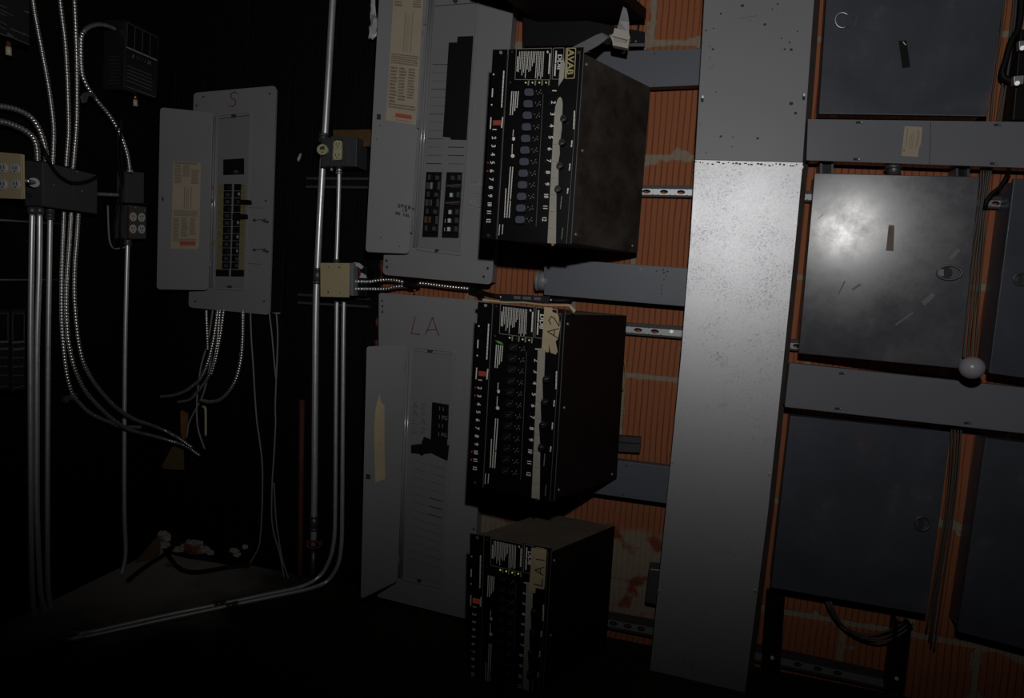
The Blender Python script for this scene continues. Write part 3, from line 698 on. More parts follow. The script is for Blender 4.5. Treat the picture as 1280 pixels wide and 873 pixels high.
    mb.dashes(pl, (641.8, 162.5), (641.2, 170), .9, 'ink', 50, T); mb.disc(pl, (642, 173.5), 1.9, 2.5, .0008, .0004, 'ink', 10, T); mb.dashes(pl, (640.5, 180.5), (640, 192), .9, 'ink', 51, T); mb.disc(pl, (640.8, 195), 2.4, 2.4, .0008, .0004, 'ink', 10, T)
    for i, (a, b) in enumerate(((209, 272), (209, 272), (236, 272))): mb.dashes(pl, (641 - i * 2.9 - (a - 209) * .1, a), (636.4 - i * 2.9, b), 1.1, 'ink', 60 + i, T)
    mb.dashes(pl, (628.6, 281), (627.6, 293), .9, 'ink', 70, T); mb.dashes(pl, (624.6, 281), (623.6, 294), .9, 'ink', 71, T)
    digits(mb, 693.0, 113.5, 680.6, 274, .0008, 7.8)
    for i, (y0, y1, x) in enumerate(((139, 161, 718), (176, 183.5, 715), (205, 213, 712.5), (235.6, 241.5, 710))): mb.dashes(pl, (x, y0), (x - .8, y1), 1.5, 'ink', 80 + i, T, .0008, 2, 6, .5)
    mb.dashes(pl, (702, 246), (700.6, 261), .9, 'inkdim', 90, T); mb.dashes(pl, (703.5, 285), (702, 299), .8, 'inkdim', 91, T)
    mb.text(pl, 'DDII', (697.2, 67.5), (-.5, 9.6), (8.2, .2), 'ink', .0010, T); mb.text(pl, 'DDII', (697.3, 68.1), (-.5, 9.6), (8.2, .2), 'ink', .0012, T)
    mb.build('printed_lettering', fp)
    mb = MB(); mb.slab(pl, S(rrect((707.3, 59.9), (720.2, 59.6), (718.3, 98.2), (705.6, 98.6), 2)), .0008, .0006, 'gold')
    mb.slab(pl, S(rrect((708.2, 60.9), (719.2, 60.6), (717.4, 97.2), (706.7, 97.6), 2)), .0011, .0005, 'face')
    mb.text(pl, 'AVAB', (710.2, 61.5), (-.6, 12.6), (11, .2), 'gold', .0014, T); mb.text(pl, 'AVAB', (710.4, 62.1), (-.6, 12.6), (11, .2), 'gold', .0016, T); mb.line(pl, [(709.4, 62), (707.8, 96)], 1.4, .0014, 'gold', T)
    mb.build('maker_badge', fp)
    for i in range(4):
        mb = MB(); x = 657 + 8.5 * i; mb.disc(pl, (x, 103.2), 1.0, 1.0, .0016, .0016, 'glow_g' if not (num == 2 and i == 1) else 'groove', 8, T); mb.build('status_led', fp)
    mb = MB()
    for i in range(4): mb.dashes(pl, (660.8 + 8.5 * i, 101.2), (660.4 + 8.5 * i, 106.2), 1.6, 'inkdim', 100 + i, T)
    for i in range(12):
        x = 661.2 - 11.4 * i / 11; y = 115 + 159.5 * i / 11
        for a, b in ((9.2, -1), (11.2, 2.6), (14.6, -2.2), (15.2, 1.5), (13, .5)): mb.disc(pl, (x + a, y + b), .55, .8, .0008, .0004, 'inkdim', 6, T)
        mb.disc(pl, (x + 26, y), 1.1, 1.1, .0008, .0006, 'rockd', 8, T)
    mb.line(pl, [(668 + 11, 118), (657 + 13, 283)], .5, .0008, 'edge', T)
    mb.build('switch_marks', fp)
    for i in range(12):
        x = 661.2 - 11.4 * i / 11; y = 115 + 159.5 * i / 11
        mb = MB(); mb.slab(pl, S([(x - 6.5, y - 6), (x + 6.5, y - 6), (x + 6.5, y + 6), (x - 6.5, y + 6)]), .0022, .0022, 'face')
        mb.slab(pl, S(rrect((x - 6.0, y - 4.6), (x + 5.6, y - 4.8), (x + 5.4, y + 4.8), (x - 6.2, y + 4.9), 4)), .0075, .006, rock)
        if num != 1: mb.line(pl, [(x - 3, y + 2.5), (x, y - .5), (x + 3, y - .8)], .6, .0082, 'edge', T)
        mb.build('breaker_rocker', fp, .0012)
    for i, (x, y) in enumerate(((705.6, 149.5), (703.8, 179), (701, 208), (698.6, 237))):
        mb = MB(); n = 18
        a = [pl.px(*T(x + (4.7 + .5 * (j % 2)) * math.cos(6.2832 * j / n), y + (4.7 + .5 * (j % 2)) * math.sin(6.2832 * j / n)), .001) for j in range(n)]
        c = pl.px(*T(x, y), .001); tip = [c + (p - c) * .8 + Vector((0, -.014, 0)) for p in a]; mb.loft(tip, a, 'knob')
        mb.line(pl, [(x, y), (x - 2.8, y + 1)], .7, .0155, 'inkdim', T); mb.build('control_knob', fp, .001)
    # write-on tape strip
    mb = MB()
    if num == 1:
        mb.slab(pl, [(700.5, 121), (702.6, 124), (703.3, 130), (702.8, 143), (701.8, 147), (702.4, 160), (700.5, 175), (699.3, 178), (699.8, 192), (697.8, 203), (696.8, 208), (698.2, 212), (697.9, 231), (694.6, 235), (695.6, 245), (694.8, 304.6), (684.2, 304), (686.4, 262), (688.5, 222), (690.8, 180), (693.4, 140), (694.2, 133), (697.5, 123)], .0014, .0012, 'strip')
        mb.slab(pl, [(704.2, 71.5), (706, 80), (704.6, 98), (700.6, 104), (698, 108), (699, 92), (700.6, 78), (702.5, 76)], .0016, .0010, 'strip')
    else:
        b0 = [(693.5, 113), (703, 113), (702, 146), (699.5, 150), (699.9, 175), (697, 180), (697.4, 205), (694.5, 209), (696, 240), (694.8, 304.6), (684.2, 304)]
        mb.slab(pl, S([(694, 112), (703.5, 112)] + b0[2:]), .0014, .0012, 'strip')
    for i in range(6):
        y = 180 + i * 21; mb.line(pl, [(688.3 - (y - 222) * .045, y), (696 - (y - 222) * .04, y + 1)], .4, .0018, 'pencil', T)
    mb.build('writing_tape', fp)
    if num == 2:
        tp = wallp(FY)
        mb = MB(); mb.slab(tp, [(680.5, 384), (690.6, 385), (690.2, 390.5), (697, 392), (700.2, 402), (700.5, 408), (697.4, 424), (694.5, 427), (697, 440), (694.5, 443.5), (688, 441), (686.4, 430), (686, 440), (684, 441), (677, 436), (679, 405)], .0022, .0012, 'mask')
        mb.hand(tp, 'A2', (697.3, 423), (1.2, -12), (-13.5, -2.5), 1.1, 'inkb', .003, .25); mb.build('masking_tape', fp)['label'] = 'masking tape marked A2'
        mb = MB(); mb.slab(tp, [(619, 425.6), (626, 427.5), (629, 430.5), (628, 431), (622, 429)], .003, .003, 'greens'); mb.build('green_chip', fp)
    if num == 3:
        tp = wallp(FY)
        mb = MB(); mb.slab(tp, [(664, 685), (683.5, 687.5), (681, 731), (680, 737.5), (669.5, 735.5), (669, 742), (661, 741), (663, 712)], .0022, .0012, 'mask')
        mb.hand(tp, 'LA1', (677.5, 733), (1, -10), (-10.5, -1.5), 1.1, 'inkb', .003, .35); mb.build('masking_tape', fp)['label'] = 'masking tape marked LA1'
    return root
pack(FACE1, [(812, 127), (797, 320)], 'black dimmer pack with a torn tape strip, in front of the upper breaker panel', 1, 'rock', (4, 5))
pack([(597, 377), (706.5, 387.5), (692.5, 628), (585, 606)], [(785, 380), (774, 566)], 'black dimmer pack in the middle with masking tape marked A2', 2, 'rockd', (1, 2, 9, 10))
pack([(587, 667), (689.5, 687.5), (676, 905), (583.5, 880)], [(771.5, 629), (756, 838)], 'lowest black dimmer pack with dusty top and masking tape marked LA1', 3, 'rockd', ())
# black shelf above the frame: its underside shows, with a black plate added behind for the dark, shadowed tile
pl = wallp(FY); f = [pl.px(*p) for p in ((591, -42), (742, -49), (741, -33), (592, -27))]; bb = B(806, 41, -.064); sh = bb - f[2]; sh.z = 0
bk = [p + sh for p in f]
for p in bk: p.y = -.064
root = empty('equipment_shelf', (f[2] + bk[2]) / 2)
tag(root, 'black steel shelf seen from below at the top edge, a ribbon cable hanging from it', 'shelf')
mb = MB(); mb.loft(f, bk, 'case'); mb.build('tray', root, .001)
rp = wallp(-.064); mb = MB(); mb.slab(rp, [(654, 10), (806, 40), (806, 57.5), (654, 57)], .002, .012, 'tapeb'); mb.slab(rp, [(787, 54.5), (806, 54), (806, 58), (787, 58)], .006, .004, 'fit'); c = rp.px(770, 52.5, .004); mb.cyl(rp.px(793, 53.5, .002), rp.px(795, 51.5, .012), .0022, 8, 'steel'); mb.build('shade_plate', root)  # added black sheet, stands in for the shadow around the connector

# ------------------------------------------------------------------ ribbon cable hanging from the top pack
def band(mb, pa, pb, k, t=.0012):
    n = len(pa); nn = (pa[1] - pa[0]).cross(pb[0] - pa[0]).normalized() * t
    vs = pa + pb + [p + nn for p in pa] + [p + nn for p in pb]; fs = []
    for i in range(n - 1): fs += [[i, i + 1, n + i + 1, n + i], [2 * n + i, 3 * n + i, 3 * n + i + 1, 2 * n + i + 1], [i, 2 * n + i, 2 * n + i + 1, i + 1], [n + i, n + i + 1, 3 * n + i + 1, 3 * n + i]]
    fs += [[0, n, 3 * n, 2 * n], [n - 1, 3 * n - 1, 4 * n - 1, 2 * n - 1]]
    mb.add(vs, fs, k, False)
root = empty('ribbon_cable', B(778, 50, -.1)); tag(root, 'grey ribbon cable with a cream connector hanging above the upper dimmer pack', 'cable')
mb = MB()
A = [B(779, 8, -.205), B(776.5, 16, -.195), B(774, 26, -.18), B(770.5, 38, -.165)]; Bq = [B(783, 10.5, -.195), B(784.5, 17, -.19), B(786, 27, -.175), B(786, 41, -.165)]
band(mb, A, Bq, 'ribbon')
A = [B(762, 46, -.165), B(752.5, 41.5, -.17), B(744, 44.5, -.175), B(732, 51, -.19), B(719, 57.5, -.205), B(713, 61, -.215)]; Bq = [B(761.5, 48.5, -.17), B(760, 47.5, -.19), B(757, 50, -.20), B(748, 57, -.215), B(737, 63, -.235), B(730, 66, -.245)]
band(mb, A, Bq, 'ribbon'); mb.build('ribbon', root)
mb = MB(); cp = wallp(-.165)
mb.slab(cp, [(768, 34.5), (771, 35.5), (785.8, 38.5), (787.8, 47.5), (785, 50), (763, 44), (766.5, 41.5)], .012, .022, 'conn')
mb.slab(cp, [(761.5, 43), (766, 44), (768.5, 52), (783, 53.5), (784, 46), (787, 47), (785, 60.5), (765.5, 56.5), (765.5, 52)], .008, .018, 'conn')
mb.slab(cp, [(765, 44.5), (780, 45.5), (783, 49), (782.5, 53), (769, 54.5)], .004, .004, 'ribbon'); mb.build('connector', root, .001)
for nm, pts in (('thin black wire hanging straight in front of the tile by the ribbon cable', [(785, -12), (784.5, 2), (782.5, 12), (782, 18)]), ('thin black wire curving down the clay tile right of the ribbon cable', [(786, -12), (789, 1), (795, 10), (798.5, 20), (798.5, 33), (797, 40)])):
    mb = MB(); mb.tube(crom([B(*p, -.012) for p in pts], .01), .0022, 6, 'cable'); tag(mb.build('hanging_wire'), nm, 'wire', 'thin wires by the ribbon cable')

# cable and tape lying over the middle pack
root = empty('cable_assembly', B(655, 376, -.26)); tag(root, 'black multi-pin cable connectors lying across the top of the A2 dimmer pack', 'cable')
mb = MB(); pp = wallp(-.305)
mb.tube(crom([B(600, 368, -.27), B(606, 367.5, -.282), B(616, 370, -.305), B(626, 371.5, -.305)], .006), .0062, 10, 'cable'); mb.build('left_lead', root)
mb = MB(); mb.slab(pp, [(625, 367.5), (686.5, 370.5), (686.5, 379.5), (625, 376.5)], .007, .016, 'black')
for x0, x1 in ((642, 650.5), (653, 664), (667, 676)): mb.slab(pp, [(x0, 370 + (x0 - 640) * .05), (x1, 370 + (x1 - 640) * .05), (x1, 374 + (x1 - 640) * .05), (x0, 374 + (x0 - 640) * .05)], .0085, .002, 'devl')
mb.disc(pp, (625.5, 371.5), .9, 1.6, .010, .004, 'steel', 8); mb.disc(pp, (688.5, 375.2), 1.1, 1.4, .010, .004, 'steel', 8); mb.build('connector_body', root, .001)
mb = MB(); mb.tube(crom([B(686, 375.5, -.305), B(699, 376, -.305), B(708, 376.2, -.30), B(713, 377, -.29)], .006), .0068, 10, 'cable'); mb.build('right_lead', root)
mb = MB(); A = [(603, 373.5), (630, 377), (655, 377.3), (680, 380.5), (695, 380.6), (712, 380.5), (720, 388)]; Bq = [(603, 376), (630, 379), (655, 379), (680, 382.3), (695, 382.5), (711, 383), (717, 391.5)]
band(mb, [B(*p, -.323) for p in A], [B(*p, -.326) for p in Bq], 'mask'); tag(mb.build('masking_tape_strip'), 'narrow strip of masking tape along the front edge of the A2 dimmer pack', 'tape')
# ------------------------------------------------------------------ conduits and boxes between the two corners
CY_ = -0.032
def wallpts(pts, y=CY_): return [B(*p, y) for p in pts]
def conduit(name, pts, r, label, parts=(), k='emt', step=.02, cat='conduit', group=None):
    """a rigid tube with couplings / straps as its parts"""
    mb = MB(); c = crom(pts, step); mb.tube(c, r, 12, k)
    if not parts: o = mb.build(name); return tag(o, label, cat, group)
    root = empty(name, pts[-1]); tag(root, label, cat, group); mb.build('tube', root)
    for nm, a, b, rr, kk in parts:
        mb = MB(); mb.cyl(a, b, rr, 14, kk); d = (b - a).normalized(); mb.cyl(a - d * .002, a + d * .006, rr * 1.12, 14, kk); mb.cyl(b - d * .006, b + d * .002, rr * 1.12, 14, kk); mb.build(nm, root)
    return root
main = [(417.5, -12), (416, 0), (408, 140), (402, 230), (397, 330), (394.8, 390), (393.6, 530), (393.2, 600), (392, 672), (391.6, 682)]
W = wallpts(main)
r_ = conduit('steel_conduit', W, .0098, 'thickest upright steel conduit on the black wall, passing behind the ivory outlet box', (
    ('coupling', B(397, 336, CY_), B(396.2, 354, CY_), .0128, 'fit'), ('coupling', B(392.6, 645, CY_), B(392.2, 662, CY_), .0125, 'fit'), ('coupling', B(404.8, 168, CY_), B(404.2, 178, CY_), .0135, 'fit')), group='rigid conduits')
mb = MB(); mb.tube([B(391.8, 690, CY_), B(391, 726, -.025)], .0075, 10, 'fit'); mb.build('lower_stub', r_)
mb = MB(); mb.ring(wallp(CY_ - .012), (392, 681.5), 8, 4.5, .003, 0, .004, 'redp', 18); mb.slab(wallp(CY_ - .006), [(382.5, 676), (385, 676), (385.5, 684), (383, 684)], .004, .006, 'redp'); mb.slab(wallp(CY_ - .006), [(399, 677), (402, 677), (401.5, 684), (399, 684)], .004, .006, 'redp'); mb.build('red_clamp', r_)
conduit('steel_conduit', wallpts([(424, 209), (423.6, 240), (422, 290), (420.6, 329)]), .0062, 'short thin steel conduit between the outlet box and the blank beige junction box', (('connector', B(424.2, 208, CY_), B(423.9, 217, CY_), .009, 'steel'), ('connector', B(420.8, 325, CY_), B(420.6, 330, CY_), .009, 'fit')), group='rigid conduits')
FZ = .011
def fl(pts): return [Fp(*p, FZ) for p in pts]
lx = LW + .03
up1 = wallpts([(421.2, 372), (420.6, 420), (419.8, 520), (419, 640), (417.5, 676)]); up2 = wallpts([(430, 372), (429.4, 420), (428.6, 520), (427.8, 640), (426.8, 682)])
f1 = wallpts([(412, 700), (400, 720)], -.034) + fl([(377, 733.5), (330, 744), (268, 757), (219, 767), (160, 780), (112, 791)])
f2 = wallpts([(422, 708), (409, 727)], -.034) + fl([(388, 736), (340, 746.5), (294, 756), (219, 772), (160, 785), (105, 797)])
f1 += fl([(94, 793)]) + [Lp(78, 787, lx), Lp(66, 779, lx), Lp(58, 768, lx), Lp(52, 750, lx), Lp(49.5, 725, lx)] + [Lp(x, y, lx) for x, y in ((46.3, 640), (46, 540), (46.3, 430), (48.8, 340), (49.6, 268))]
f2 += fl([(84, 800.5)]) + [Lp(66, 797, lx), Lp(52, 787, lx), Lp(44, 772, lx), Lp(40.5, 752, lx)] + [Lp(x, y, lx) for x, y in ((39, 700), (38.3, 580), (38, 430), (39, 340), (40.2, 268))]
def elbow(o, p, q, nm='coupling', k='fit', r=.0088): return (nm, p, q, r, k)
def flip(t): return t
conduit('steel_conduit', up1 + f1, .0064, 'thin conduit bent along the floor from the beige junction box, inner one of the pair', (elbow(0, up1[0] + Vector((0, 0, .004)), up1[0] - Vector((0, 0, .012))), elbow(0, Fp(281, 754.3, FZ), Fp(268, 757, FZ))), step=.012, group='rigid conduits')
conduit('steel_conduit', up2 + f2, .0064, 'thin conduit bent along the floor from the beige junction box, outer one of the pair', (elbow(0, up2[0] + Vector((0, 0, .004)), up2[0] - Vector((0, 0, .012))), elbow(0, Fp(296, 755.6, FZ), Fp(283, 758.4, FZ))), step=.012, group='rigid conduits')
c3 = [Lp(x, y, lx) for x, y in ((62.8, 268), (61.5, 340), (60.2, 430), (59.6, 540), (59.3, 640), (59.5, 720), (61, 745), (65, 768))]
conduit('steel_conduit', c3, .0062, 'rightmost of the three upright conduits below the long grey junction trough', (('connector', Lp(62.8, 262, lx), Lp(62.5, 274, lx), .0095, 'fit'),), group='rigid conduits')
c4 = [Lp(x, y, lx) for x, y in ((159.5, 300), (158, 360), (156.5, 430), (155.5, 540), (155.5, 640), (157, 690), (153.5, 712), (146, 733))]
conduit('steel_conduit', c4, .0062, 'single upright conduit below the brown outlet box near the corner, curving away at floor level', (('connector', Lp(159.5, 298, lx), Lp(159.4, 306, lx), .010, 'fit'),), group='rigid conduits')
mb = MB(); mb.tube(wallpts([(377.5, 500), (376.4, 600), (375.5, 690), (374.8, 725)], -.02), .0085, 10, 'rust'); tag(mb.build('rusty_pipe'), 'dull rust-brown pipe on the black wall just left of the thickest conduit', 'pipe')

def recept(mb, pl, c, rx, ry, d, k, dk='groove'):
    mb.disc(pl, c, rx, ry, d, .003, k, 14)
    for sx in (-1, 1): mb.slab(pl, [(c[0] + sx * rx * .35 - .5, c[1] - ry * .45), (c[0] + sx * rx * .35 + .4, c[1] - ry * .45), (c[0] + sx * rx * .35 + .4, c[1] + ry * .15), (c[0] + sx * rx * .35 - .5, c[1] + ry * .15)], d + .0006, .0006, dk)
    mb.disc(pl, (c[0], c[1] + ry * .5), rx * .16, ry * .16, d + .0006, .0006, dk, 8)
# steel outlet box with ivory outlets
pl = wallp(-.07)
root = empty('outlet_box', B(423, 208, -.04)); tag(root, 'dark steel outlet box with ivory outlets mounted over the thickest conduit', 'outlet box')
mb = MB(); mb.slab(pl, [(401.5, 172), (446, 171), (445.5, 208.5), (400.5, 208)], 0, .066, 'boxd'); mb.build('box', root, .002)
mb = MB(); mb.frame(pl, [(413.8, 170.5), (436.7, 170), (435.2, 207.5), (412.2, 208)], [(416.8, 174.5), (428.8, 174.3), (428.2, 201.5), (415.6, 202)], .006, .006, 'fit'); mb.slab(pl, [(416, 174), (429.5, 174), (429, 202), (415, 202.3)], .001, .001, 'groove'); mb.build('device_cover', root, .001)
mb = MB(); mb.slab(pl, rrect((417.2, 176), (427.6, 175.8), (427.2, 200), (416, 200.4), 3), .004, .003, 'ivory'); recept(mb, pl, (422, 181), 5.4, 5.6, .0075, 'ivory', 'brown'); recept(mb, pl, (421.3, 194.6), 5.4, 5.6, .0075, 'ivory', 'brown'); mb.build('duplex_outlet', root)
mb = MB(); recept(mb, pl, (402.8, 187), 6.8, 6.8, .014, 'ivory', 'brown'); mb.disc(pl, (402.8, 187), 5.6, 5.6, .011, .011, 'ivory', 16); mb.slab(pl, [(401, 183.5), (405.5, 182.5), (404.5, 186.5), (401, 187)], .0155, .001, 'brown'); mb.build('round_outlet', root)
mb = MB(); mb.cyl(B(414.5, 210, -.06), B(414.3, 214, -.06), .0045, 10, 'steel'); mb.build('locknut', root)
mb = MB(); mb.slab(wallp(-.028), [(416, 162.3), (462.5, 161.5), (464, 167), (463.5, 183), (446, 184), (416, 182)], 0, .028, 'wood'); tag(mb.build('wood_block', bevel=.002), 'bare wooden block on the wall behind the ivory outlet box', 'wood block')
for i, (a, b, c, d, n) in enumerate((((383, 221.5), (468, 222), (467, 236), (382, 235), 'black strut across the black wall behind the conduits, just under the outlet box'), ((372, 367), (461, 372), (460, 385), (372, 380), 'black strut across the black wall behind the conduits, just under the beige junction box'))):
    mb = MB(); sp = wallp(-.016); mb.slab(sp, [a, b, lerp2(b, c, .22), lerp2(a, d, .22)], 0, .015, 'strutd'); mb.slab(sp, [lerp2(a, d, .22), lerp2(b, c, .22), lerp2(b, c, .78), lerp2(a, d, .78)], -.008, .007, 'black'); mb.slab(sp, [lerp2(a, d, .78), lerp2(b, c, .78), c, d], 0, .015, 'strutd'); tag(mb.build('wall_strut'), n, 'strut', 'black struts behind the conduits')

# blank beige junction box
pl = wallp(-.095)
root = empty('junction_box', B(418, 371, -.05)); tag(root, 'square beige junction box with a blank cover across the thickest conduit', 'junction box')
mb = MB(); mb.slab(pl, [(402, 331), (436, 331), (435, 370), (402, 369)], -.003, .055, 'boxg'); mb.build('box', root, .002)
mb = MB(); mb.slab(pl, [(400.3, 328.8), (437, 329), (436.2, 372), (400.5, 371)], 0, .003, 'beige')
for c, k in (((410.4, 334), 'boxg'), ((424, 334.3), 'groove'), ((410.2, 365.5), 'groove'), ((425, 365.8), 'boxg')): mb.disc(pl, c, 1, 1.2, .001, .001, k, 8)
mb.build('blank_cover', root, .001)
mb = MB(); mb.slab(wallp(-.08), [(438, 328.5), (441.5, 329), (441, 370), (438, 369.5)], 0, .05, 'boxg'); mb.slab(wallp(-.05), [(441, 331), (458, 333), (458, 371), (441, 370)], 0, .045, 'black'); mb.build('open_side_box', root, .001)
mb = MB(); mb.slab(wallp(-.06), [(439.5, 330), (443, 328), (449, 329), (454, 333.5), (451.5, 336.5), (446, 333), (442, 334)], .004, .006, 'plast'); mb.slab(wallp(-.06), [(449, 347.5), (451.5, 341), (457, 344), (458, 348)], .003, .004, 'plast'); mb.build('tape_scrap', root)
mb = MB(); mb.tube(crom([B(448, 336, -.065), B(450, 341, -.068), B(449, 347, -.06)], .004), .0025, 6, 'redp'); mb.build('red_wire', root)
for y, (n) in ((352, 'upper'), (361.5, 'lower')):
    root = None
    mb = MB(); e = 3 if y < 355 else 0
    flex_tube(mb, [B(441, y, -.06), B(452, y, -.055), B(462, y, -.045), B(480, y - 2 + (2 if e == 0 else 0), -.04), B(497, y - e + (-5 if e == 0 else 0) + 2, -.04), B(512, 356 + (0 if e else 2), -.04)], .0062)
    tag(mb.build('flexible_conduit'), f'short armoured flexible conduit running right from the beige junction box, {n} of the two', 'flexible conduit', 'flexible conduits')
root = empty('flexible_conduit', B(560, 362, -.03)); tag(root, 'armoured flexible conduit lying in the gap between the upper panel and the LA panel', 'flexible conduit', 'flexible conduits')
mb = MB(); flex_tube(mb, [B(522, 354, -.04), B(535, 355.2, -.04), B(560, 358.5, -.04), B(592, 361.5, -.04)], .0062); mb.build('armour', root)
mb = MB(); mb.tube(crom([B(506, 355, -.045), B(516, 357.5, -.047), B(524, 355, -.045)], .006), .0095, 10, 'black'); mb.cyl(B(518, 362.5, -.055), B(519, 364, -.055), .0028, 8, 'steel'); mb.build('clamp', root)
mb = MB(); mb.tube(crom([B(588, 361.5, -.04), B(598, 364, -.045), B(603, 367, -.07)], .006), .009, 10, 'black'); mb.cyl(B(601, 368.5, -.085), B(601.6, 370, -.085), .0028, 8, 'steel'); mb.build('sleeve', root)

# ------------------------------------------------------------------ flexible conduits and loose wires under the S panel
FX = [('flexible conduit under the S panel, leftmost and straight down to the bundle', [(257.7, 388, .05), (258.3, 402, .05), (259, 420, .045), (259.5, 438, .035)], .0056),
      ('flexible conduit under the S panel, sweeping left to the farthest loose end', [(272, 388, .05), (267.6, 420, .05), (260.8, 450, .05), (252, 471, .05), (244, 480, .05), (231.5, 489, .05), (216, 494.5, .05), (200.6, 496, .05)], .0060),
      ('flexible conduit under the S panel, curving left to the shorter loose end', [(275, 388, .03), (272, 425, .028), (267.6, 450, .028), (261, 470, .028), (253, 482, .028), (245, 492, .028), (236.7, 500, .028), (223, 502.6, .028)], .0056),
      ('flexible conduit under the S panel, right one of the close bundle', [(279.7, 388, .035), (275.4, 420, .035), (270, 448, .035), (264, 469, .035)], .0050),
      ('separate flexible conduit under the S panel, swinging back left in a wide curve', [(303.7, 388, .05), (303.4, 420, .05), (301, 450, .05), (295, 474, .05), (285, 491, .05), (274.5, 500, .05), (262.5, 502.5, .05), (250.4, 500, .05)], .0066)]
for n, p, r in FX:
    mb = MB(); flex_tube(mb, [B(x, y, -d) for x, y, d in p], r, 'flex'); tag(mb.build('flexible_conduit'), n, 'flexible conduit', 'flexible conduits')
WR = [('thin grey lead looping down from the left underside of the S panel', [(266, 388), (260, 427), (252, 455), (248, 480), (246, 505), (246.3, 525), (248.7, 541), (256, 562)], .0030, 'lead'),
      ('thin grey lead crossing behind the bundle under the S panel', [(270, 400), (265, 440), (259, 475), (252, 498), (243, 515), (236, 530), (233.5, 548)], .0028, 'lead'),
      ('pale wire hanging alone from the right of the S panel down to the floor', [(313, 390), (314, 420), (316.6, 460), (318.3, 490), (321, 526), (324.4, 550), (327.5, 577), (328.2, 600), (327.4, 640), (324.4, 680), (318, 695), (312.4, 705)], .0026, 'lead'),
      ('short pale wire from the right corner of the S panel joining the double wire', [(336.5, 390), (340, 420), (343, 455), (345, 476)], .0024, 'lead'),
      ('long pale wire right of the S panel, longer left strand of the double wire', [(345.5, 392), (347, 415), (346.7, 440), (345, 480), (344, 510), (344.4, 530), (342.4, 570), (340.4, 600), (339.5, 630), (339.8, 650), (343, 670), (349.6, 692), (355, 722)], .0026, 'lead'),
      ('pale wire right of the S panel, lower right strand splitting from the double wire', [(342.4, 604), (344.3, 640), (346.5, 662), (353, 700), (361, 724)], .0024, 'lead')]
for n, p, r, k in WR:
    mb = MB(); mb.tube(crom([B(x, y, -.02 if i < len(p) - 1 or y < 700 else -.03) for i, (x, y) in enumerate(p)], .015), r, 6, k); tag(mb.build('hanging_wire'), n, 'wire', 'wires under the S panel')
mb = MB(); mb.tube([B(340.5, 391.5, -.02), B(350, 391.8, -.02)], .0028, 6, 'lead'); tag(mb.build('wire_staple'), 'small pale cross staple holding the wires right of the S panel', 'staple')

# ------------------------------------------------------------------ left wall: junction trough, boxes, controllers
def endbox(name, parent, nl, nr, tl, tr, ft, fb, br, bl, k, xback=LW):
    """box on the left wall: near end nl..nr (px of its four corners tl tr br bl), far front corners ft/fb"""
    y0 = Lp(*nl, xback).y; pe = wallp(y0); e = [pe.px(*p) for p in (tl, tr, br, bl)]
    xf = (e[1].x + e[2].x) / 2; e[1].x = e[2].x = xf; e[0].x = e[3].x = xback
    lpn = leftp(xf); F = [lpn.px(*ft), lpn.px(*fb)]
    front = [e[1], F[0], F[1], e[2]]; back = [Vector((xback, p.y, p.z)) for p in front]; back[0].z = e[0].z; back[3].z = e[3].z
    mb = MB(); mb.loft(front, back, k); return mb.build(name, parent, .002), pe, lpn
root = empty('junction_trough', Lp(75, 262)); tag(root, 'long dark grey junction trough on the left wall with armoured cables entering its top', 'junction box')
b, pe, pf = endbox('box', root, (31, 230), (54, 230), (31, 200.5), (53.6, 202.3), (122, 219), (121.5, 268), (52.5, 258), (32.2, 257.2), 'boxd')
mb = MB(); mb.slab(pf, [(54.5, 203.5), (88.3, 211.5), (87.8, 262.5), (53.8, 257.5)], .002, .002, 'boxd'); mb.disc(pf, (68, 231), .9, 1.2, .003, .002, 'steel', 8); mb.build('cover', root, .001)
mb = MB(); mb.slab(pf, [(90.3, 212.2), (121.6, 219.4), (121, 267.4), (89.6, 262.8)], .003, .003, 'boxd'); mb.disc(pf, (103, 239), .9, 1.2, .004, .002, 'steel', 8); mb.disc(pf, (96.8, 214.6), 1, 1.2, .004, .002, 'steel', 8); mb.build('cover', root, .001)
mb = MB(); mb.disc(pe, (36.6, 244.5), 4.2, 4.4, .0008, .0008, 'groove', 16); mb.cyl(pe.px(42.5, 228.3, 0), pe.px(42.5, 228.3, .012), .012, 14, 'fit')
for x in (40.2, 49.6, 62.8): mb.cyl(Lp(x, 259, lx), Lp(x, 268, lx), .0105, 12, 'fit')
mb.build('knockout_fittings', root)
mb = MB(); flex_tube(mb, [pe.px(42.5, 228.3, .01), pe.px(37, 227, .03), pe.px(31, 225.5, .04)], .0055); tag(mb.build('flexible_conduit'), 'short flexible conduit stub between the grey trough end and the beige outlet plate', 'flexible conduit', 'flexible conduits')
# beige quad outlet plate at the very edge
r0 = ray(-16, 220); y0 = CAM.y + (LW + .004) * r0.y / r0.x; pq = wallp(y0)
root = empty('quad_outlet', pq.px(8, 249)); tag(root, 'beige plate with four round outlets at the left edge, beside the grey junction trough', 'outlet plate')
mb = MB(); mb.slab(pq, [(-14, 189), (26.5, 192.5), (27, 249), (-14, 247.5)], 0, .005, 'beige'); mb.slab(pq, [(26.5, 192.5), (29, 193.4), (29.8, 248.6), (27, 249)], -.001, .004, 'beige'); mb.build('plate', root, .001)
for i, (x, y) in enumerate(((2.5, 210), (18, 211), (2.2, 230.5), (18.7, 230.5), (-10, 209.5), (-10, 230))):
    mb = MB(); recept(mb, pq, (x, y), 5.2, 6.6, .003, 'grwht'); mb.build('outlet', root)
mb = MB(); mb.slab(pq, [(-14, 192), (24, 195), (24, 247), (-14, 246)], -.0055, .014, 'boxd'); mb.build('box', root, .002)
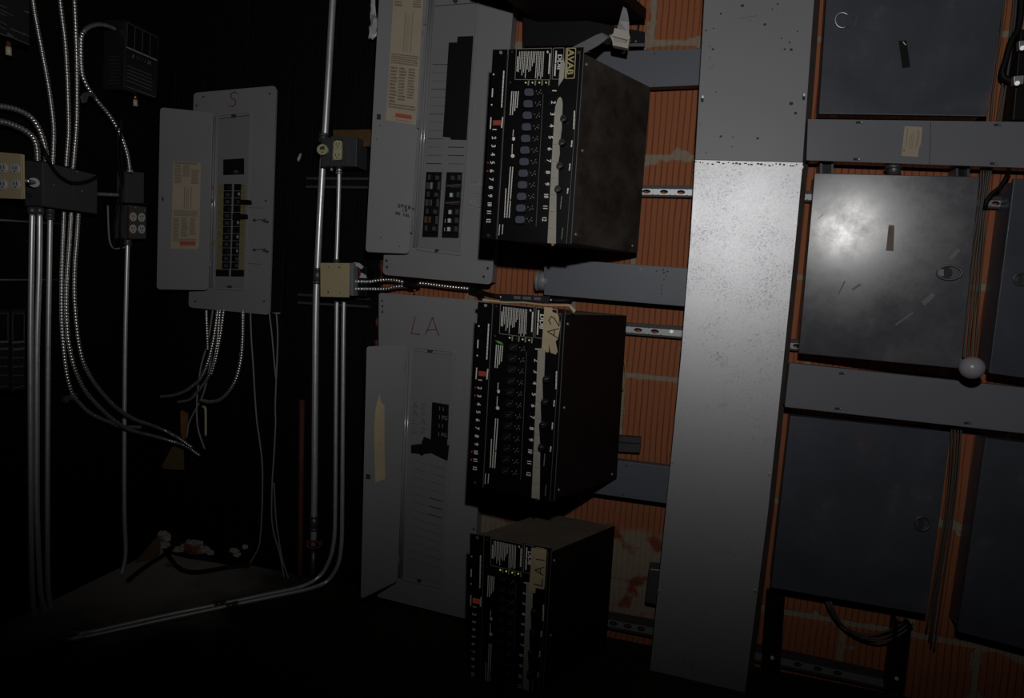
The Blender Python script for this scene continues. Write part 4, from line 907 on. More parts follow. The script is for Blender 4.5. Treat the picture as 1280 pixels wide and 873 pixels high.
# small grey box and brown outlet box near the corner
root = empty('junction_box', Lp(165, 255)); tag(root, 'small dark grey junction box right of the long trough, an armoured cable entering its top', 'junction box')
b, pe2, pf2 = endbox('box', root, (145.5, 235), (157.8, 235), (145.5, 214.8), (157.8, 213.6), (180.3, 216), (180, 254.6), (158, 254), (147.5, 252.8), 'boxd')
mb = MB(); mb.slab(pf2, [(159, 215), (179.6, 217), (179.4, 253.6), (158.8, 253)], .002, .002, 'boxd'); mb.build('cover', root, .001)
mb = MB(); mb.cyl(Lp(162.3, 216, LW + .05), Lp(162.1, 212, LW + .05), .009, 12, 'steel'); mb.build('connector', root)
root = empty('outlet_box', Lp(165, 300)); tag(root, 'brown outlet box with four round outlets under the small grey junction box', 'outlet box')
b, pe3, pf3 = endbox('box', root, (143.5, 278), (161.5, 278), (143.5, 257), (161, 256), (183, 259), (183, 299), (160.5, 299), (144, 298.5), 'brown')
mb = MB(); mb.line(pe3, [(160, 258), (160, 298)], 1.3, .001, 'copper', t=.001); mb.slab(pe3, [(144.5, 259), (149.5, 258.5), (149.5, 298), (144.7, 297)], .001, .001, 'boxd'); mb.slab(pe3, [(153.5, 259), (158.5, 258.5), (158.5, 297.5), (153.5, 297)], .001, .001, 'boxd'); mb.build('mounting_edge', root)
mb = MB(); mb.slab(pf3, [(162, 257.5), (182.6, 260), (182.6, 298.5), (161.6, 298)], .002, .002, 'brown'); mb.disc(pf3, (169.5, 259.5), .8, 1, .003, .001, 'steel', 8); mb.disc(pf3, (181, 263), .8, 1, .003, .001, 'steel', 8); mb.build('cover', root, .001)
for c in ((166.8, 271.2), (177.4, 272), (166.6, 286.3), (177.3, 286.6)):
    mb = MB(); recept(mb, pf3, c, 4.1, 5.6, .004, 'grwht'); mb.build('outlet', root)
mb = MB(); mb.tube(crom([Lp(134.8, 257, LW + .02), Lp(135.2, 275, LW + .02), Lp(136.5, 298, LW + .02), Lp(139, 307, LW + .02), Lp(143, 311, LW + .02), Lp(150, 310.5, LW + .02), Lp(157, 309, LW + .02)], .006), .0025, 6, 'lead'); tag(mb.build('hanging_wire'), 'pale wire looping under the brown outlet box with four outlets', 'wire')
mb = MB()
for dx in (0, 4.5): mb.tube(crom([pe2.px(146.5 + dx, 150, .05), pe2.px(147.5 + dx, 200, .03), pe2.px(151.5 + dx * .5, 226, .012), pe2.px(149 + dx * .5, 242, .012), pe2.px(147 + dx, 258, .014), pe2.px(143 + dx * 1.5, 285, .02), pe2.px(143 + dx * 2, 310, .03)], .008), .003, 6, 'cable')
tag(mb.build('power_cord'), 'black twin cord hanging in front of the small grey and brown boxes', 'cord')
mb = MB(); flex_tube(mb, [Lp(121, 242.5, LW + .035), Lp(133, 243.2, LW + .035), Lp(147, 243.8, LW + .035)], .0062); tag(mb.build('flexible_conduit'), 'short level flexible conduit joining the long trough to the small grey box', 'flexible conduit', 'flexible conduits')
mb = MB(); fx = pf.p.x + .012; mb.tube(crom([Lp(44, 160, fx - .05), Lp(50, 178, fx - .03), Lp(57, 192, fx), Lp(64, 207, fx), Lp(72, 218, fx), Lp(84, 226.5, fx), Lp(96, 229, fx), Lp(110, 226.5, fx), Lp(122, 220.5, fx)], .008), .0042, 8, 'cable'); tag(mb.build('power_cord'), 'black cord drooping across the covers of the grey junction trough', 'cord')
# armoured cables above and below the trough
tx = LW + .045
UPC = [('flexible conduit dropping from the top edge into the trough, leftmost of three', [(39.5, -10), (44, 20), (52, 62), (60, 105), (65, 140), (67, 165), (66.5, 188), (65.5, 206)], .0062),
       ('flexible conduit dropping from the top edge into the trough, middle of three', [(74, -10), (76, 10), (81, 50), (84, 95), (85.3, 140), (85.5, 165), (84, 188), (82.5, 208)], .0064),
       ('flexible conduit dropping from the top edge into the trough, rightmost of three', [(92.5, -10), (93.5, 10), (95, 50), (96, 95), (96, 140), (95, 165), (93, 190), (91, 211)], .0064),
       ('armoured flexible conduit arching from the left edge onto the end of the trough, upper one', [(-8, 132), (12, 134.5), (28, 140), (40, 148), (49, 162), (54.5, 177), (57, 190), (57.3, 203)], .0075),
       ('armoured flexible conduit arching from the left edge onto the end of the trough, lower one', [(-8, 150.5), (8, 153.5), (20, 158), (32, 164), (41, 172), (45.5, 182), (46.5, 192), (46.8, 201)], .0082)]
for n, p, r in UPC:
    mb = MB(); flex_tube(mb, [Lp(x, y, tx) for x, y in p], r); tag(mb.build('flexible_conduit'), n, 'flexible conduit', 'flexible conduits')
root = empty('flexible_conduit', Lp(130, 130, tx)); tag(root, 'armoured flexible conduit looping from the small controller box down to the small grey box', 'flexible conduit', 'flexible conduits')
mb = MB(); flex_tube(mb, [Lp(x, y, tx) for x, y in ((143, 36), (135, 32.5), (124, 30.5), (113, 33), (105, 39), (101.5, 48), (101.2, 62), (101.5, 80), (104, 97), (112, 113), (123, 128), (134, 141), (144, 156), (152, 172), (157, 186), (160, 198), (162, 213))], .0064); mb.build('armour', root)
mb = MB(); mb.slab(leftp(tx + .012), [(103, 121), (106, 116), (112, 114.5), (121, 118), (119, 121.5), (111, 120), (109, 128), (105, 129)], .004, .008, 'fit'); mb.build('strap', root, .001)
LOW = [('armoured flexible conduit sweeping down from the trough along the left wall, lowest of the three', [(79.8, 265), (79, 290), (77.5, 330), (76.8, 365), (77, 400), (79, 430), (83, 465), (90, 492), (98, 503), (110, 515), (124, 523), (137, 528), (150, 533), (175, 534.5)], .0060),
       ('armoured flexible conduit sweeping down from the trough along the left wall, middle of the three', [(89, 266), (87, 300), (84.3, 340), (83, 380), (84.5, 415), (87, 435), (94, 463), (106, 488), (120, 505), (138, 522), (155, 534), (170, 540), (190, 545), (215, 552), (232, 558), (250, 570)], .0060),
       ('armoured flexible conduit sweeping down from the trough along the left wall, uppermost of the three', [(98, 267), (96, 300), (93.8, 330), (93, 365), (95, 400), (99, 432), (106, 458), (120, 482), (140, 505), (154, 516), (170, 525), (190, 532), (205, 538), (222, 547), (240, 560)], .0060)]
for i, (n, p, r) in enumerate(LOW):
    pts = [Lp(x, y, LW + .03 + .01 * i) if x < 190 else B(x, y, -.05 - .012 * i) for x, y in p]
    a = [q for q in pts if q.x < -1.5]
    mb = MB(); flex_tube(mb, [Lp(x, y, LW + .052 + .012 * i) if x < 196 else B(x, y, -.045 - .012 * i) for x, y in p], r, 'flexb' if False else 'flex'); tag(mb.build('flexible_conduit'), n, 'flexible conduit', 'flexible conduits')
mb = MB(); sp = leftp(LW + .045); mb.slab(sp, [(81, 499), (84, 495.5), (90, 494), (96, 491.5), (97, 496), (92, 499.5), (87, 500.5), (85.5, 504), (82, 504)], .006, .012, 'fit'); tag(mb.build('cable_strap', bevel=.001), 'dull metal strap holding the lowest sweeping flexible conduit on the left wall', 'strap')
# controllers
root = empty('controller', Lp(165, 120)); tag(root, 'small dark controller with four upright slots, upper left beside the looping flexible conduit', 'controller', 'dark controllers')
b, pe4, pf4 = endbox('housing', root, (129, 70), (156.5, 70), (129, 24.5), (156.5, 24.8), (199.5, 46), (196, 122.5), (155.5, 112), (129.5, 112), 'dev')
mb = MB()
for i in range(9): mb.line(pe4, [(136, 71 + i * 4.2), (148, 71 + i * 4.2)], 1.1, .0008, 'groove')
mb.build('vents', root)
mb = MB()
for i in range(4):
    a, c = inq([(159.5, 28), (198, 47.5), (196.5, 75.5), (158.5, 59)], i / 4, 0), inq([(159.5, 28), (198, 47.5), (196.5, 75.5), (158.5, 59)], (i + .93) / 4, 0)
    e, f_ = inq([(159.5, 28), (198, 47.5), (196.5, 75.5), (158.5, 59)], (i + .93) / 4, 1), inq([(159.5, 28), (198, 47.5), (196.5, 75.5), (158.5, 59)], i / 4, 1)
    mb.slab(pf4, [a, c, e, f_], .0012, .001, 'black'); mb.line(pf4, [a, c], .5, .002, 'devl'); mb.line(pf4, [a, f_], .5, .002, 'devl'); mb.line(pf4, [f_, e], 1.5, .002, 'inkdim')
mb.build('slots', root)
mb = MB(); mb.dashes(pf4, (166.5, 70.5), (188, 79), 4, 'devl', 4, d=.001, lo=2, hi=4.5, gap=.5)
for i in range(5): mb.dashes(pf4, (159, 82 + i * 4.6), (190, 94.5 + i * 4.6), 1, 'devl', i, d=.001)
mb.line(pf4, [(158, 107.8), (194, 121.5)], 1.1, .001, 'devl'); mb.build('printed_lettering', root)
mb = MB(); px_ = pf4.p.x - .03; mb.cyl(Lp(169, 118, px_), Lp(169, 125, px_), .005, 10, 'copper'); mb.cyl(Lp(169, 125, px_), Lp(169.2, 133, px_), .0062, 10, 'ivory'); tag(mb.build('cable_plug'), 'small copper and ivory plug under the controller with four slots', 'plug', 'plugs under the controllers')
def controller(label, front, w):
    xf = pf4.p.x; lpn = leftp(xf); F = [lpn.px(*p) for p in front]; Bk = [Vector((LW, p.y, p.z)) for p in F]
    root = empty('controller', (F[2] + F[3]) / 2); tag(root, label, 'controller', 'dark controllers')
    mb = MB(); mb.loft(F, Bk, 'dev'); mb.build('housing', root, .002); return root, lpn
root, lpn = controller('dark controller cut off by the top left corner of the photo', [(-70, -70), (37.5, -12), (37, 56), (-70, 8)], 1)
mb = MB(); mb.line(lpn, [(-10, 37), (8, 45)], 1.4, .001, 'devl'); mb.line(lpn, [(8, 44), (36.5, 55.8)], 1, .001, 'devl'); mb.dashes(lpn, (10, 42), (17, 47), 2.2, 'devl', 2, d=.001)
for i, y in enumerate((4, 10, 14, 25, 31)): mb.dashes(lpn, (-4, y), (8 + 9 * (i == 1), y + 6 + 4 * (i == 1)), .9, 'devl', i, d=.001)
mb.dashes(lpn, (14, 36), (35, 44.5), 1.6, 'devl', 9, d=.001, gap=2.5); mb.dashes(lpn, (31, 14), (36, 16), 1.6, 'devl', 10, d=.001); mb.build('printed_lettering', root)
mb = MB(); mb.cyl(Lp(10.5, 52, px_), Lp(10.5, 59, px_), .005, 10, 'rust'); mb.cyl(Lp(10.5, 59, px_), Lp(10.8, 69.5, px_), .0062, 10, 'ivory'); tag(mb.build('cable_plug'), 'small pale plug under the controller in the top left corner', 'plug', 'plugs under the controllers')
for i, (x0, x1, lab) in enumerate(((15.5, 31.5, 'dark controller low on the left wall, right one beside the upright conduits'), (-25, 12, 'dark controller low on the left wall, cut off by the left edge'))):
    root, lpn = controller(lab, [(x0, 388), (x1, 387.5 if i == 0 else 389), (x1, 487), (x0, 490)], 1)
    mb = MB(); a = x0 + (0.5 if i == 0 else 15); e = x1 - 1.3 if i == 0 else 10
    mb.line(lpn, [(a, 393), (e, 392), (e, 427), (a, 429), (a, 393)], .7, .001, 'devl'); mb.line(lpn, [(a, 428.6), (e, 427.2)], 1.9, .001, 'inkdim')
    mb.slab(lpn, [(a + .5, 393.5), (e - .5, 392.6), (e - .5, 426), (a + .5, 427)], .0008, .0008, 'black'); mb.build('window', root)
    mb = MB()
    for j in range(4): mb.dashes(lpn, (a + 1, 437 + j * 11), (e, 436 + j * 11), 1.4 if j else 3, 'devl', j + i, d=.001, gap=2)
    mb.line(lpn, [(a + 1, 485.5), (e, 482.5)], 1, .001, 'devl'); mb.build('printed_lettering', root)
mb = MB(); mb.tube([Lp(-10, 274.5, LW + .006), Lp(75, 280, LW + .006)], .0028, 6, 'grey_c'); tag(mb.build('wall_wire'), 'thin pale wire across the left wall just below the grey trough', 'wire')
mb = MB(); mb.tube([Lp(-10, 350, LW + .006), Lp(73, 350, LW + .006)], .0024, 6, 'grey_c'); tag(mb.build('wall_wire'), 'thin faint wire across the left wall above the low controllers', 'wire')

# ------------------------------------------------------------------ the corner: boards, rubble and cables on the floor
mb = MB(); mb.slab(wallp(-.03), [(215, 559), (226.5, 564), (227.2, 588), (204, 586.5), (202, 583)], 0, .012, 'card'); tag(mb.build('board_scrap'), 'brown board scrap hanging on the wall below the flexible conduits', 'scrap')
mb = MB(); mb.slab(wallp(-.02), [(225.5, 514), (232, 518), (231.5, 548), (228, 552), (225.8, 540)], 0, .012, 'rubr'); tag(mb.build('brick_scrap'), 'narrow orange brick fragment showing behind the cable bundle in the corner', 'scrap')
mb = MB(); mb.tube(crom([B(252.5, 509, -.03), B(255.5, 509, -.034), B(257, 514, -.034), B(257.2, 545, -.03)], .008), .004, 6, 'ivory'); tag(mb.build('hooked_wire'), 'cream hooked wire hanging below the curved flexible conduits', 'wire')
bp = plane3(Lp(170, 702, LW + .02), Lp(201, 692, LW + .05), Lp(199, 668, LW + .01)); mb = MB(); mb.slab(bp, [(170, 702), (189, 679), (201, 667.5), (200.5, 690), (190, 699)], 0, .012, 'card'); tag(mb.build('leaning_board'), 'brown board scrap leaning on the left wall at the floor of the corner', 'scrap')
rd = random.Random(4); n = 0
LUMPS = [(203, 668, .016, 'rub'), (207.5, 672, .020, 'rub'), (204, 681, .014, 'rub'), (201.5, 689, .014, 'rub'), (209, 681, .012, 'rub'), (224, 688, .016, 'rub'), (231, 684, .014, 'rub'), (238, 680, .016, 'rub'), (243, 679, .014, 'rub'), (249, 679, .012, 'rub'), (240, 686, .024, 'rubr'), (247, 688, .018, 'rubr'), (254, 687, .015, 'rub'), (262, 691, .012, 'rub'), (293, 689, .014, 'rub'), (297, 694, .012, 'rub'), (306, 684, .012, 'rub'), (212, 706, .012, 'rubr')]
for i, (x, y, r, k) in enumerate(LUMPS):
    c = B(x, y, -.03) if y < 684 else Fp(x, y, r * .5)
    if c.y > -.02: c = B(x, y, -.03)
    c.x = max(c.x, LW + r + .01)
    mb = MB(); mb.ball(Vector((c.x, c.y, max(r * .55, c.z))), r, k, 9, 6, (rd.uniform(.9, 1.4), rd.uniform(.7, 1), rd.uniform(.6, .9)), .3, i)
    tag(mb.build('rubble_lump'), 'broken reddish brick lump in the corner rubble' if k == 'rubr' else 'pale plaster lump in the corner rubble', 'rubble', 'brick lumps in the corner' if k == 'rubr' else 'plaster lumps in the corner')
for n, p in (('black cable on the corner floor, upper strand along the wall', [(210.6, 677), (203, 680), (204.5, 685), (212, 689), (222, 692), (240, 696), (262, 699), (283, 703), (311, 706)]),
             ('black cable on the corner floor, loop sagging across the pale dust', [(203, 683), (209, 692), (219, 706), (230, 713.5), (247, 715.5), (270, 712), (290, 708.5), (312, 707)]),
             ('black cable on the corner floor, running left along the foot of the wall', [(213, 687), (205, 694), (193, 701), (177, 712), (160, 726)])):
    pts = []
    for x, y in p:
        q = Fp(x, y, .012)
        if q.y > -.015 or q.z < 0: q = B(x, y, -.02); q.z = max(q.z, .008)
        q.x = max(q.x, LW + .012); pts.append(q)
    mb = MB(); mb.tube(crom(pts, .012), .0065, 8, 'cable'); tag(mb.build('floor_cable'), n, 'cable', 'cables on the corner floor')
mb = MB(); mb.slab(wallp(-.006), [(371.5, 199), (374, 193.5), (376, 191.5), (374.8, 198), (372.5, 202)], 0, .004, 'plast'); tag(mb.build('paper_chip'), 'tiny pale chip stuck on the black wall left of the ivory outlet box', 'chip')
# crumpled clear bag by the top of the upper panel
mb = MB(); rd = random.Random(2); P = [(465.5, -10), (465.5, 8), (466, 20), (468.5, 26), (470, 31), (468, 37), (466, 44), (463.5, 48)]; pts = [B(x, y, -.05) for x, y in P]
mb.tube(pts, .006, 7, 'plast', True, [.002, .003, .008, .013, .014, .012, .009, .002])
mb.v = [v + Vector((rd.uniform(-.005, .005), rd.uniform(-.005, .005), rd.uniform(-.005, .005))) for v in mb.v]; mb.sm = [False] * len(mb.sm)
tag(mb.build('plastic_scrap'), 'crumpled clear plastic scrap hanging left of the upper panel door', 'plastic scrap')
# ------------------------------------------------------------------ wireways left of the duct
def trough(name, q, y, depth, k, label, screws=(), seam=None):
    pl = wallp(y); root = empty(name, B(*lerp2(q[3], q[2], .5), y + depth / 2)); tag(root, label, 'wireway', 'grey wireways')
    ins = [(q[0][0], q[0][1] + 1), (q[1][0], q[1][1] + 1), (q[2][0], q[2][1] - 1.5), (q[3][0], q[3][1] - 1.5)]
    mb = MB(); mb.slab(pl, ins, -.002, depth - .003, k); mb.build('body', root, .001)
    mb = MB(); mb.slab(pl, q, 0, .002, k)
    if seam: mb.line(pl, seam, .7, .0006, 'groove')
    cv = mb.build('cover', root, .001)
    if screws:
        for c in screws:
            mb = MB(); screw(mb, pl, c, 1.5, .0005, 'fit'); mb.build('cover_screw', cv)
    return root, cv, pl
trough('wireway', [(700, 66.5), (877.5, 60.2), (874.8, 106.3), (700, 114)], -.06, .04, 'wire', 'uppermost grey wireway left of the painted duct, behind the ribbon cable', ((818, 66.5), (818, 105.5)))
r2, cv, pl = trough('wireway', [(680, 322.5), (860.4, 335.7), (857, 383.4), (680, 368.7)], -.06, .04, 'wire', 'longest grey wireway left of the galvanised duct, between two dimmer packs', ((801, 337), (800, 373)))
mb = MB()
for i, (x, y) in enumerate(((829, 337.5), (830, 341), (834.5, 339.5), (833, 345.5), (830, 349.5), (827, 357), (827, 362), (826.5, 367), (821, 339))): mb.disc(pl, (x, y), 1.3 if i < 3 else .7, 1, .0008, .0006, 'inkb', 7)
mb.build('ink_spots', cv)
mb = MB(); a, b = B(671.5, 351, -.034), B(681, 352, -.034); mb.cyl(a, a + Vector((.035, 0, 0)), .027, 24, 'panel'); mb.cyl(a + Vector((-.001, 0, 0)), a + Vector((.006, 0, 0)), .029, 24, 'panel'); mb.build('end_bushing', r2)
trough('wireway', [(690, 566), (838.2, 584.2), (833.4, 629.8), (688, 609.5)], -.06, .04, 'wire', 'lowest grey wireway left of the galvanised duct, behind the lowest dimmer pack', ((783, 583), (779, 618.5)))

# ------------------------------------------------------------------ the big vertical duct
pl = wallp(-.125)
root = empty('wireway_duct', B(935, 200, -.06)); tag(root, 'wide grey painted vertical duct, rust-spotted, above the bare galvanised one', 'duct', 'vertical ducts')
L1, R1 = [(882, -30), (880, 0), (870.5, 180), (869, 199.6)], [(1003.4, 203), (1006, 170), (1018, 0), (1020, -30)]
mb = MB(); mb.slab(pl, [L1[0], L1[-1], R1[0], R1[-1]], 0, .095, 'duct'); mb.build('sheet_body', root, .001)
mb = MB()
for x, y in ((878, 122), (1004.8, 119.5)):
    mb.slab(pl, [(x - 1.6, y - 3), (x + 1.6, y - 3), (x + 1.4, y + 5.5), (x - 1.8, y + 5.5)], .001, .001, 'groove'); mb.disc(pl, (x + .3, y - 1), 1.4, 2, .003, .003, 'steel', 8)
mb.build('keyhole_screw', root)
mb = MB(); mb.slab(wallp(-.034), [(1017, -30), (1027.5, -30), (1010.5, 203), (1000, 203)], 0, .008, 'flange'); mb.build('rear_flange', root)
mb = MB()
for x, y, r, k in ((928, 7, 2.2, 'groove'), (972, 5, 1.3, 'groove'), (965.5, 11.5, 1, 'groove'), (901, 17, 1.5, 'rust'), (956, 30.5, 2, 'rust'), (892, 35.5, 1, 'rust'), (882.5, 38, 1.2, 'groove'), (891, 61.5, 1.6, 'groove'), (997, 39, 1.1, 'groove'), (987, 53, 1.3, 'groove'), (981, 61.5, 1.5, 'groove'), (989, 62, 2.2, 'rust'), (989, 129.5, 2.8, 'rust'), (994.5, 141.5, 2.1, 'groove'), (887.6, 58, .9, 'groove'), (887.5, 71.5, .8, 'groove'), (895.3, 115, .9, 'rust'), (901, 170.5, 1.8, 'rust'), (916, 171.5, 1, 'rust'), (947, 173, 1.9, 'rust'), (882.5, 191, .9, 'groove'), (915, 183.5, .9, 'groove'), (977, 48, 1.2, 'rust')):
    mb.disc(pl, (x, y), r, r * .8, .0005, .0005, k, 7)
mb.line(pl, [(886, 88), (892, 80.5)], .5, .0006, 'fit'); mb.line(pl, [(922, 23.5), (946, 19.5)], .4, .0006, 'fit'); mb.build('rust_spots', root)
root = empty('galvanised_duct', B(870, 880, -.06)); tag(root, 'bare galvanised vertical duct running down the middle of the clay tile wall', 'duct', 'vertical ducts')
pl = plane3(B(869, 200, -.122), B(1003.4, 203.4, -.1335), B(811, 853, -.122)); Lg = [(869, 200), (863, 300), (851, 450), (832.3, 640), (811, 853), (807, 890)]; Rg = [(928, 890), (932.7, 853), (960, 640), (979.5, 450), (994.5, 300), (1003.4, 203.4)]
mb = MB(); mb.slab(pl, Lg + Rg, .001, .092, 'galv'); mb.build('sheet_body', root)
mb = MB(); mb.slab(wallp(-.034), [(1000, 203), (1010.5, 203), (1001, 300), (986, 452), (967, 640), (938, 865), (926, 865), (957, 640)], 0, .008, 'flange'); mb.build('rear_flange', root)
for x, y in ((867.8, 274), (855.5, 427.5), (840, 578), (823, 740), (994.5, 281), (978, 439.5), (962, 593.5), (944, 740), (1002.4, 209)):
    mb = MB(); screw(mb, pl, (x, y), 1.9, .002); mb.build('sheet_screw', root)
mb = MB()
for i in range(26):
    t = i / 26; x = 870 + t * 132 + random.uniform(-2, 2); mb.disc(pl, (x, 202 + 3.2 * t + random.uniform(0, 3)), random.uniform(.8, 2.4), random.uniform(.6, 1.3), .0018, .0006, 'rust' if i % 3 == 0 else 'card', 7)
mb.build('rust_spots', root)

# ------------------------------------------------------------------ slotted struts crossing behind everything
def strut(label, top, bot, slots, k='strut', y=-.022, group='slotted strut channels'):
    """top / bot: px polylines of the strut edges, left to right"""
    pl = wallp(y); root = empty('strut_channel', B(*lerp2(bot[0], bot[-1], .5), y)); tag(root, label, 'strut', group)
    n = len(top); e1 = [lerp2(t, b, .30) for t, b in zip(top, bot)]; e2 = [lerp2(t, b, .84) for t, b in zip(top, bot)]
    mb = MB()
    for i in range(n - 1):
        mb.slab(pl, [top[i], top[i + 1], e1[i + 1], e1[i]], .003, .022, 'strutd'); mb.slab(pl, [e2[i], e2[i + 1], bot[i + 1], bot[i]], .003, .022, 'strutd')
    mb.build('flanges', root)
    mb = MB(); xs = []
    for i in range(n - 1):
        L = top[i + 1][0] - top[i][0]; ss = sorted(s for s in slots if top[i][0] <= s < top[i + 1][0]); cuts = []; q = [e1[i], e1[i + 1], e2[i + 1], e2[i]]
        prev = 0.0
        for j, s in enumerate(ss):
            u = (s - top[i][0]) / L; w = 8.2 / L
            if u - w < prev: continue
            if u - w > prev: mb.slab(pl, [inq(q, prev, 0), inq(q, u - w, 0), inq(q, u - w, 1), inq(q, prev, 1)], 0, .003, k)
            cell = []; hole = []
            for a in range(24):
                an = 2 * math.pi * (a + .5) / 24; cx, sy = math.cos(an), math.sin(an); m = 1 / max(abs(cx), abs(sy))
                cell.append(inq(q, u + w * cx * m, .5 + .5 * sy * m)); hole.append(inq(q, u + w * .62 * cx, .5 + .33 * sy))
            mb.frame(pl, cell, hole, 0, .003, k); prev = u + w
        if prev < 1: mb.slab(pl, [inq(q, prev, 0), inq(q, 1, 0), inq(q, 1, 1), inq(q, prev, 1)], 0, .003, k)
    mb.build('slotted_web', root); return root, pl
strut('zinc slotted strut across the clay tile behind the galvanised duct, upper one near mid height', [(780, 231), (866, 232.3), (985, 237.5), (1020, 238.5), (1230, 245.5), (1300, 248)], [(780, 245), (866, 246.8), (985, 251.5), (1020, 252.5), (1230, 260), (1300, 263)], [786, 808, 830, 851.3, 1001.5, 1012, 1245, 1258])
r_, pl = strut('zinc slotted strut across the clay tile behind the galvanised duct, one with a bolt head', [(750, 401), (853, 408.6), (975, 423.5), (1015, 426)], [(750, 415.5), (853, 423.6), (975, 437), (1015, 440)], [775, 797.5, 818.5, 996])
mb = MB(); mb.cyl(pl.px(839.3, 414.8, 0), pl.px(839.3, 414.8, .007), .0055, 6, 'steel'); mb.build('bolt', r_)
strut('dim slotted strut low on the clay tile behind the duct, nearest the floor', [(740, 765.5), (818, 779.5), (950, 811), (1090, 841), (1125, 849)], [(738, 782), (815, 797), (945, 828), (1085, 858), (1120, 866)], [768, 786, 803, 1000, 1025, 1050])
mb = MB(); mb.slab(wallp(-.03), [(760, 545), (801, 548), (800, 566.5), (758, 564)], 0, .028, 'strutd'); mb.slab(wallp(-.031), [(760, 551.5), (800.5, 554), (800.3, 555.5), (760, 553)], .002, .002, 'black'); tag(mb.build('strut_stub', bevel=.001), 'dark strut stub on the tile just above the lowest left wireway', 'strut')
mb = MB(); mb.slab(wallp(-.05), rrect((811, 711), (828, 713), (822, 757), (806, 754), 3), 0, .05, 'fit'); tag(mb.build('grey_fitting', bevel=.003), 'small rounded grey fitting tucked behind the left edge of the galvanised duct, near the floor', 'fitting')
mb = MB(); mb.tube(crom([B(781, 452, -.02), B(782, 465, -.02), B(781, 478, -.02), B(778, 488, -.02)], .006), .0022, 6, 'yellow_c'); tag(mb.build('yellow_wire'), 'thin yellow wire peeking out behind the A2 dimmer pack', 'wire')

# ------------------------------------------------------------------ slate cabinets and troughs on the right
def cabinet(q, y, label, tilt=0.0, skin='cab'):
    yl, yr = y, y - tilt
    pl = plane3(B(*q[0], yl), B(*q[1], yr), B(*q[3], yl))
    root = empty('wall_cabinet', B(*lerp2(q[3], q[2], .5), y)); tag(root, label, 'cabinet', 'slate wall cabinets')
    back = [(p[0] + (3 if i in (0, 3) else -3), p[1] + (2.5 if i < 2 else -3)) for i, p in enumerate(q)]
    fr = [wallp(y + .014).px(*p) for p in back]; bk = [Vector((p.x, -.002, p.z)) for p in fr]
    mb = MB(); mb.loft(fr, bk, 'cab'); mb.build('body', root, .001)
    mb = MB(); mb.slab(pl, q, 0, .012, skin); dr = mb.build('door', root, .0015)
    return root, dr, pl
def dring(mb, pl, c, rx, ry, open_right=False):
    if open_right: mb.ring(pl, c, rx, ry, .0022, .004, .004, 'steel', 16, ident, 1.0, 5.6)
    else:
        mb.ring(pl, c, rx, ry, .0024, .004, .004, 'fit', 22); mb.disc(pl, (c[0] - rx * .35, c[1]), rx * .62, ry * .95, .0008, .0008, 'groove', 16); mb.slab(pl, [(c[0] - rx * .9, c[1] - ry * .5), (c[0] - rx * .45, c[1] - ry * .5), (c[0] - rx * .45, c[1] + ry * .5), (c[0] - rx * .9, c[1] + ry * .5)], .004, .004, 'cab')
root, dr, pl = cabinet([(1034.5, -24), (1258, -24), (1234.6, 145.5), (1023.4, 142.4)], -.085, 'slate cabinet at the top right with a strip of black tape and a ring pull')
mb = MB(); dring(mb, pl, (1053, 25.3), 9, 9.5, True); mb.slab(pl, [(1059, 19), (1064, 18.5), (1063, 34), (1059, 34)], .003, .003, 'cab'); mb.dashes(pl, (1070.5, 20), (1069, 32), .9, 'devl', 2); mb.build('ring_pull', dr)
mb = MB(); mb.slab(pl, [(1123.5, 51.3), (1133, 50.3), (1135.5, 66), (1138, 84), (1128, 85), (1125.5, 66)], .001, .001, 'tapeb'); mb.line(pl, [(1129, 52.5), (1132, 56)], 1, .0016, 'ink'); mb.build('black_tape', dr)
mb = MB(); mb.line(pl, [(1024, 141.5), (1234, 144.8)], 1, .0008, 'edge'); mb.build('pale_edge', dr)  # thin line paler than the door along its lower edge
root, dr, pl = cabinet([(1018, 216.5), (1225, 221), (1201.5, 461), (998, 442)], -.085, 'slate cabinet at mid height right of the galvanised duct, scuffed and shining in the light', .066, 'cabm')
mb = MB(); dring(mb, pl, (1186.7, 341), 15.5, 8.8); mb.build('ring_pull', dr)
mb = MB(); mb.slab(pl, [(1111, 281), (1118, 281.5), (1117, 314), (1107.5, 313.5)], .0008, .0008, 'resid'); mb.line(pl, [(1111.5, 281.5), (1118, 282)], 1.2, .0014, 'mask'); mb.build('tape_residue', dr)
mb = MB()
for a, b, w in (((1188, 323), (1198, 313), 5), ((1120, 406), (1141, 391), 2.2), ((1155, 379), (1166, 369), 6), ((1022, 274), (1029, 268), .6), ((1131, 366), (1147, 350), 1.2), ((1066, 362), (1075, 356), 3), ((1048, 368), (1056, 352), 2)): mb.line(pl, [a, b], w, .0004, 'devl', t=.0003)
mb.build('scuffs', dr)
root, dr, pl = cabinet([(987.7, 520), (1188.5, 540.6), (1159, 768.7), (963.6, 735)], -.085, 'slate cabinet at the lower right of the duct, marked with a faint red A')
mb = MB(); mb.line(pl, [(1073, 558.5), (1084, 540), (1086.5, 540), (1092, 576)], .9, .0006, 'inkr'); mb.line(pl, [(1073, 559), (1088, 559.5)], .9, .0006, 'inkr'); mb.build('red_lettering', dr)['label'] = 'faint red hand-drawn letter A'
mb = MB(); dring(mb, pl, (1152.5, 655), 9.5, 8.5); mb.build('ring_pull', dr)
root, dr, pl = cabinet([(1267.5, 223), (1345, 227), (1318, 478), (1236.6, 466.7)], -.10, 'slate cabinet at the right edge beside the pale globe, mostly out of frame')
mb = MB(); dring(mb, pl, (1277, 349), 10, 7.5); mb.build('ring_pull', dr)
mb = MB(); mb.line(pl, [(1267.8, 224), (1237.2, 466)], .7, .0006, 'edge'); mb.build('pale_edge', dr)  # thin line paler than the door down its left edge
